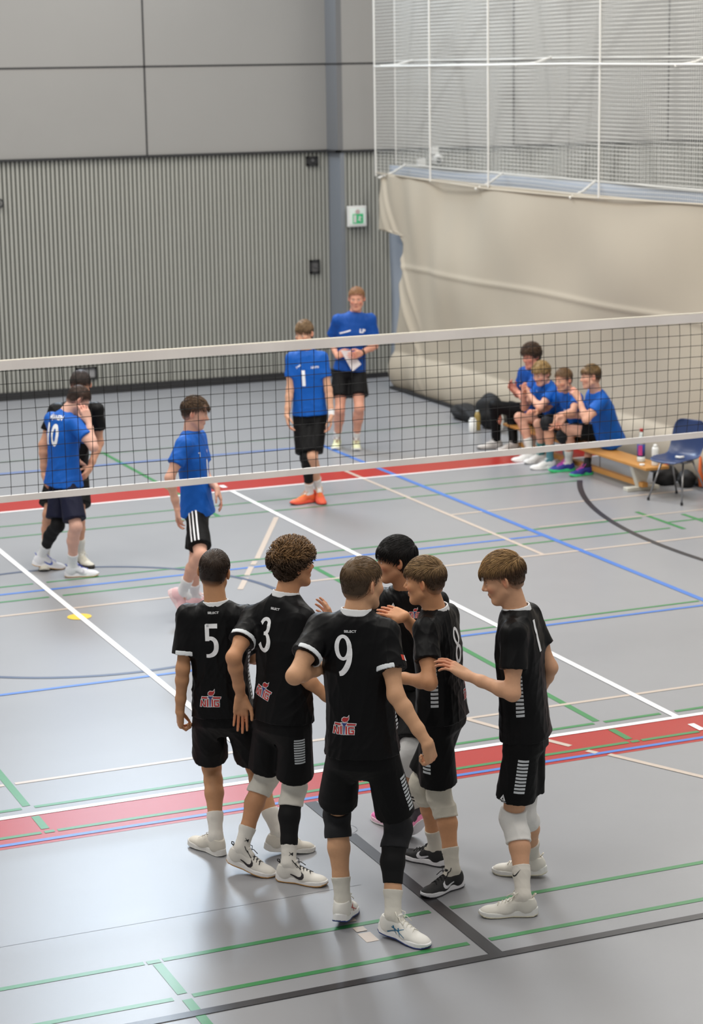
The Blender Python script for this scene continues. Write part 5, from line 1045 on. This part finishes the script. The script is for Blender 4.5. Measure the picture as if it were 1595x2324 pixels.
p8 = person('eight', dict(FG, label='player in black shirt number 8 facing left with one hand reaching into the huddle', group=G, jersey=BLACK, shorts=SB, skin=(208, 152, 112), seed=5, cuff=False, sw=0.88,
    hair=dict(kind='fade', th=0.013, n=2200, len=0.055, r=0.0012, lift=0.006, col=(78, 60, 44), col2=(184, 150, 106), side=0.5, fringe=1, seed=4), short_len=0.83,
    legL=dict(sock=(0.13, (214, 208, 196)), shoe=nike_b, mark=('tick', (225, 225, 230), 1), pad=((210, 204, 190), 0.13, 0.11)), legR=dict(sock=(0.13, (214, 208, 196)), shoe=nike_b, mark=('tick', (225, 225, 230), 1), pad=((210, 204, 190), 0.11, 0.11))))
for q_ in 'LR': sock_mark(p8, q_, 0.10, -90, [[(-0.5, -0.05), (0.5, 0.0), (0.5, 0.08), (0.0, 0.12), (-0.5, 0.05)]], 0.035)
number(p8, 'back', '8', 0.0, 0.30, 0.20, 0.78); bars(p8, 'sideL', 0.03, 0.09, 0.40, 14, 0.04); bars(p8, 'thighL', -0.02, 0.17, 0.38, 10, 0.05); emblem(p8, 'back', 0.085, 0.08, 0.12)
pr = person('right', dict(FG, label='player on the right of the huddle in black shirt, looking down, hand reaching left', group=G, jersey=BLACK, shorts=SB, skin=(214, 164, 130), seed=7, cuff=False, sw=0.95,
    hair=dict(kind='fade', th=0.016, n=2600, len=0.062, r=0.0012, lift=0.008, col=(78, 56, 38), col2=(198, 158, 104), side=0.15, fringe=1, seed=8), short_len=0.73,
    legL=dict(sock=(0.17, (222, 216, 206)), shoe=allw, pad=((236, 234, 230), 0.14, 0.055)), legR=dict(sock=(0.15, (222, 216, 206)), shoe=allw, pad=((232, 230, 226), 0.10, 0.10))))
sock_mark(pr, 'L', 0.125, -160, SWOOSH, 0.055)
number(pr, 'back', '1', -0.02, 0.45, 0.17, 0.78); bars(pr, 'sideL', 0.035, 0.13, 0.40, 13, 0.042); bars(pr, 'thighL', 0.03, 0.19, 0.385, 10, 0.055); triangle_logo(pr, 'thighL', -0.052, 0.135, 0.034)
# ---------------- far side of the net
BGp = dict(h=0.0065, hc=0.009, hh=0.0045, cuff=False, collar=False)
G2 = 'players in blue shirts on the court'
w10 = shs((226, 228, 234), (232, 232, 236), (196, 150, 80), (60, 80, 190), (60, 80, 190))
p10 = person('ten', dict(BGp, label='player in blue shirt number 10 bowing his head with a hand to his face', group=G2, jersey=BLUE, shorts=NAVY, skin=(214, 168, 150), seed=21, hem=-0.14, wj=1.04, hw=1.16,
    hair=dict(short((52, 38, 32), (80, 58, 46), seed=3)), short_len=0.86,
    legL=dict(sock=(0.15, (228, 230, 232)), shoe=w10, mark=('tick', (90, 110, 190), 1), sleeve=(0.14, 0.9, 1)), legR=dict(sock=(0.13, (228, 230, 232)), shoe=w10, mark=('tick', (190, 190, 200), 1))))
number(p10, 'back', '10', 0.0, 0.28, 0.20, 0.80); number(p10, 'back', 'PAAJANEN', -0.01, 0.50, 0.055, 0.75, name='name_print')
pref = person('ref', dict(BGp, label='dark haired man in a black shirt facing the camera behind the player with number 10', group=G2+' and beside it', jersey=BLACK, shorts=SB, skin=(205, 152, 124), seed=22, hem=-0.10, hw=1.08,
    hair=dict(short((34, 26, 24), (54, 40, 34), seed=6), th=0.014), short_len=0.8,
    legL=dict(sock=(0.17, (222, 220, 212)), shoe=shs((214, 210, 196), (70, 66, 60), (50, 46, 44))), legR=dict(sock=(0.17, (222, 220, 212)), shoe=shs((214, 210, 196), (200, 196, 184), (60, 60, 60)))))
del pref['root']['group']
pw = person('walker', dict(BGp, label='player in blue shirt and black shorts with three white stripes walking right past the net', group=G2, jersey=BLUE, shorts=SB, skin=(214, 164, 142), seed=23, hem=-0.10, hw=1.08,
    hair=dict(kind='fade', th=0.016, n=1100, len=0.05, r=0.0020, curl=0.002, lift=0.006, col=(62, 46, 36), col2=(108, 84, 60), fringe=1, side=0.2, seed=7), short_len=0.80, ws=0.94,
    legL=dict(sock=(0.15, (228, 228, 230)), shoe=shs((240, 196, 200), (244, 214, 216), (240, 200, 205))), legR=dict(sock=(0.15, (228, 228, 230)), shoe=shs((240, 196, 200), (244, 214, 216), (240, 200, 205)))))
number(pw, 'front', '1', 0.0, 0.24, 0.15, 0.9); place(pw, 'front', text_polys('7', 0.03, 1.0), -0.10, 0.43, 0.035, 0.035, M_print, 'maker_logo'); place(pw, 'front', [[(-0.5, 0), (0.5, 0), (0.5, 0.3), (-0.5, 0.3)]], 0.06, 0.44, 0.07, 0.07, mat('print_pale', (150, 150, 200), 0.5), 'club_badge')
for dx in (-0.030, 0.0, 0.030):
    place(pw, 'thighR', [[(-0.5, 0), (0.5, 0), (0.5, 1), (-0.5, 1)]], dx-0.005, 0.09, 0.012, 0.38, M_print, 'side_stripe')
pone = person('one', dict(BGp, label='player in blue shirt number 1 with orange shoes walking toward the net', group=G2, jersey=BLUE, shorts=SB, skin=(212, 162, 134), seed=24, hem=-0.02, sw=0.82, slr=0.064,
    hair=dict(kind='bowl', th=0.014, n=900, len=0.055, r=0.0020, lift=0.002, col=(92, 70, 50), col2=(150, 122, 88), side=0.2, seed=11), short_len=0.88, ws=0.95,
    legL=dict(sock=(0.13, (225, 225, 225)), shoe=shs((226, 96, 66), (222, 80, 60), (44, 38, 38), (226, 150, 40))), legR=dict(sock=(0.13, (225, 225, 225)), shoe=shs((226, 104, 60), (222, 80, 60), (44, 38, 38), (226, 150, 40)), sleeve=(0.14, 0.9, 1))))
number(pone, 'front', '1', -0.04, 0.30, 0.16, 0.95); place(pone, 'front', text_polys('JOMA', 0.03, 1.0), -0.08, 0.49, 0.022, 0.022, M_print, 'maker_logo', rot=0.5); place(pone, 'front', text_polys('LENTIS', 0.03, 1.0), 0.08, 0.475, 0.020, 0.020, M_print, 'club_badge')
J = pone['J']; d = nrm(J['wrL']-J['elbL'])
def wristband(per, q, col, name, w_=0.03, m_=1.0):
    J = per['J']; d = nrm(J['wr'+q]-J['elb'+q]); A = J['wr'+q]-d*0.03; v = Vol(A-0.08, A+0.08, 0.004); v.cone(A-d*w_, A+d*w_, 0.034*per['S']*m_, 0.031*per['S']*m_, 0, flat0=True, flat1=True); V, F = v.mesh(); meshobj(name, V, F, mat('band_%d' % col[0], col, 0.8), per['root'], per['base'])
wristband(pone, 'L', (236, 236, 238), 'wristband')
pc = person('coach', dict(BGp, label='coach in a blue polo shirt and black shorts holding a white sheet of paper', jersey=DBLUE, shorts=SB, skin=(216, 158, 134), seed=25, hem=-0.02, sleeve=0.72, fat=1.08,
    hair=dict(short((124, 88, 58), (160, 116, 78), seed=12), th=0.012), short_len=0.66, ws=1.05, collar=True, cname='blue', ccol=(16, 70, 150),
    legL=dict(sock=(0.11, (228, 228, 228)), shoe=shs((216, 218, 176), (226, 226, 222), (220, 220, 216), (120, 60, 50))), legR=dict(sock=(0.11, (228, 228, 228)), shoe=shs((216, 218, 176), (226, 226, 222), (220, 220, 216), (120, 60, 50)))))
wristband(pc, 'L', (28, 28, 30), 'wrist_watch', 0.012, 1.05)
place(pc, 'front', [[(-0.5, -0.1), (0.5, 0.05), (0.5, 0.16), (-0.5, 0.02)]], -0.10, 0.44, 0.13, 0.13, M_print, 'chest_print', rot=0.25); place(pc, 'front', text_polys('LP', 0.05, 1.2), 0.10, 0.45, 0.045, 0.045, M_print, 'club_badge')
# the sheet of paper in the coach's hands
J = pc['J']; mdl = (J['wrL']+J['hdL']*0.10+J['wrR']+J['hdR']*0.10)/2
u_ = nrm(J['_latc']); a = J['wrR']+J['hdR']*0.10
fwd = nrm(J['fc']); pp = [a+u_*0.02+ZUP*0.05+fwd*0.06, a-u_*0.10+ZUP*0.04+fwd*0.05, a-u_*0.22-ZUP*0.12+fwd*0.05, a-u_*0.115-ZUP*0.20+fwd*0.07]
ob = meshobj('paper_sheet', A_(pp), [(0, 1, 2, 3)], mat('paper', (226, 222, 222), 0.7), None, (0, 0, 0), smooth=False); md = ob.modifiers.new('thickness', 'SOLIDIFY'); md.thickness = 0.0015
tag(ob, 'white sheet of paper held by the coach in front of his waist', 'paper')
# ---------------- bench
G3 = 'substitutes in blue shirts seated on the gym bench'
multi = shs((44, 52, 140), (60, 200, 130), (70, 205, 130), (230, 80, 190))
grayw = shs((232, 232, 230), (236, 236, 236), (200, 200, 200))
ps4 = person('s4', dict(BGp, label='seated substitute nearest the chair resting his fist at his chin', group=G3, jersey=BLUE, shorts=SB, skin=(218, 166, 142), seed=31, hem=-0.10, wj=1.1, fat=1.1,
    hair=dict(kind='fade', th=0.013, n=900, len=0.045, r=0.0020, lift=0.002, col=(66, 50, 36), col2=(150, 120, 76), fringe=1, seed=14), short_len=0.62,
    legL=dict(sock=(0.09, (30, 30, 34)), shoe=multi), legR=dict(sock=(0.16, (222, 222, 218)), shoe=multi)))
ps3 = person('s3', dict(BGp, label='seated substitute second from the chair with his hand hanging over his knee', group=G3, jersey=BLUE, shorts=SB, skin=(212, 158, 130), seed=32, hem=-0.08,
    hair=dict(short((78, 58, 40), (140, 108, 74), seed=15), th=0.012), short_len=0.55,
    legL=dict(sock=(0.18, (80, 130, 140)), shoe=multi, pad=((18, 18, 20), 0.08, 0.08)), legR=dict(sock=(0.18, (80, 130, 140)), shoe=grayw, pad=((18, 18, 20), 0.08, 0.08))))
number(ps3, 'front', '8', 0.02, 0.24, 0.10, 0.8)
ps2 = person('s2', dict(BGp, label='blond seated substitute clapping, third from the chair', group=G3, jersey=BLUE, shorts=SB, skin=(220, 168, 144), seed=33, hem=-0.08,
    hair=dict(kind='curly', th=0.018, n=700, len=0.04, r=0.0028, curl=0.004, lift=0.004, col=(128, 100, 62), col2=(190, 160, 108), seed=16), short_len=0.55,
    legL=dict(sock=(0.17, (70, 130, 130)), shoe=grayw), legR=dict(sock=(0.17, (226, 226, 222)), shoe=grayw)))
ps1 = person('s1', dict(BGp, label='dark curly haired seated substitute in black trousers clapping at the far end', group=G3, jersey=DBLUE, shorts=SB, skin=(216, 150, 128), seed=34, hem=-0.05,
    hair=dict(kind='curly', th=0.024, n=800, len=0.05, r=0.0030, curl=0.006, lift=0.005, col=(52, 38, 30), col2=(96, 72, 52), seed=17), short_len=2,
    legL=dict(sock=(0.08, (225, 225, 225)), shoe=shs((196, 192, 188), (150, 146, 144), (60, 58, 60))), legR=dict(sock=(0.08, (225, 225, 225)), shoe=shs((196, 192, 188), (150, 146, 144), (60, 58, 60)))))
for q_ in (ps1, ps2, ps4): place(q_, 'front', text_polys('7', 0.03, 1.0), -0.08, 0.42, 0.03, 0.03, M_print, 'maker_logo')
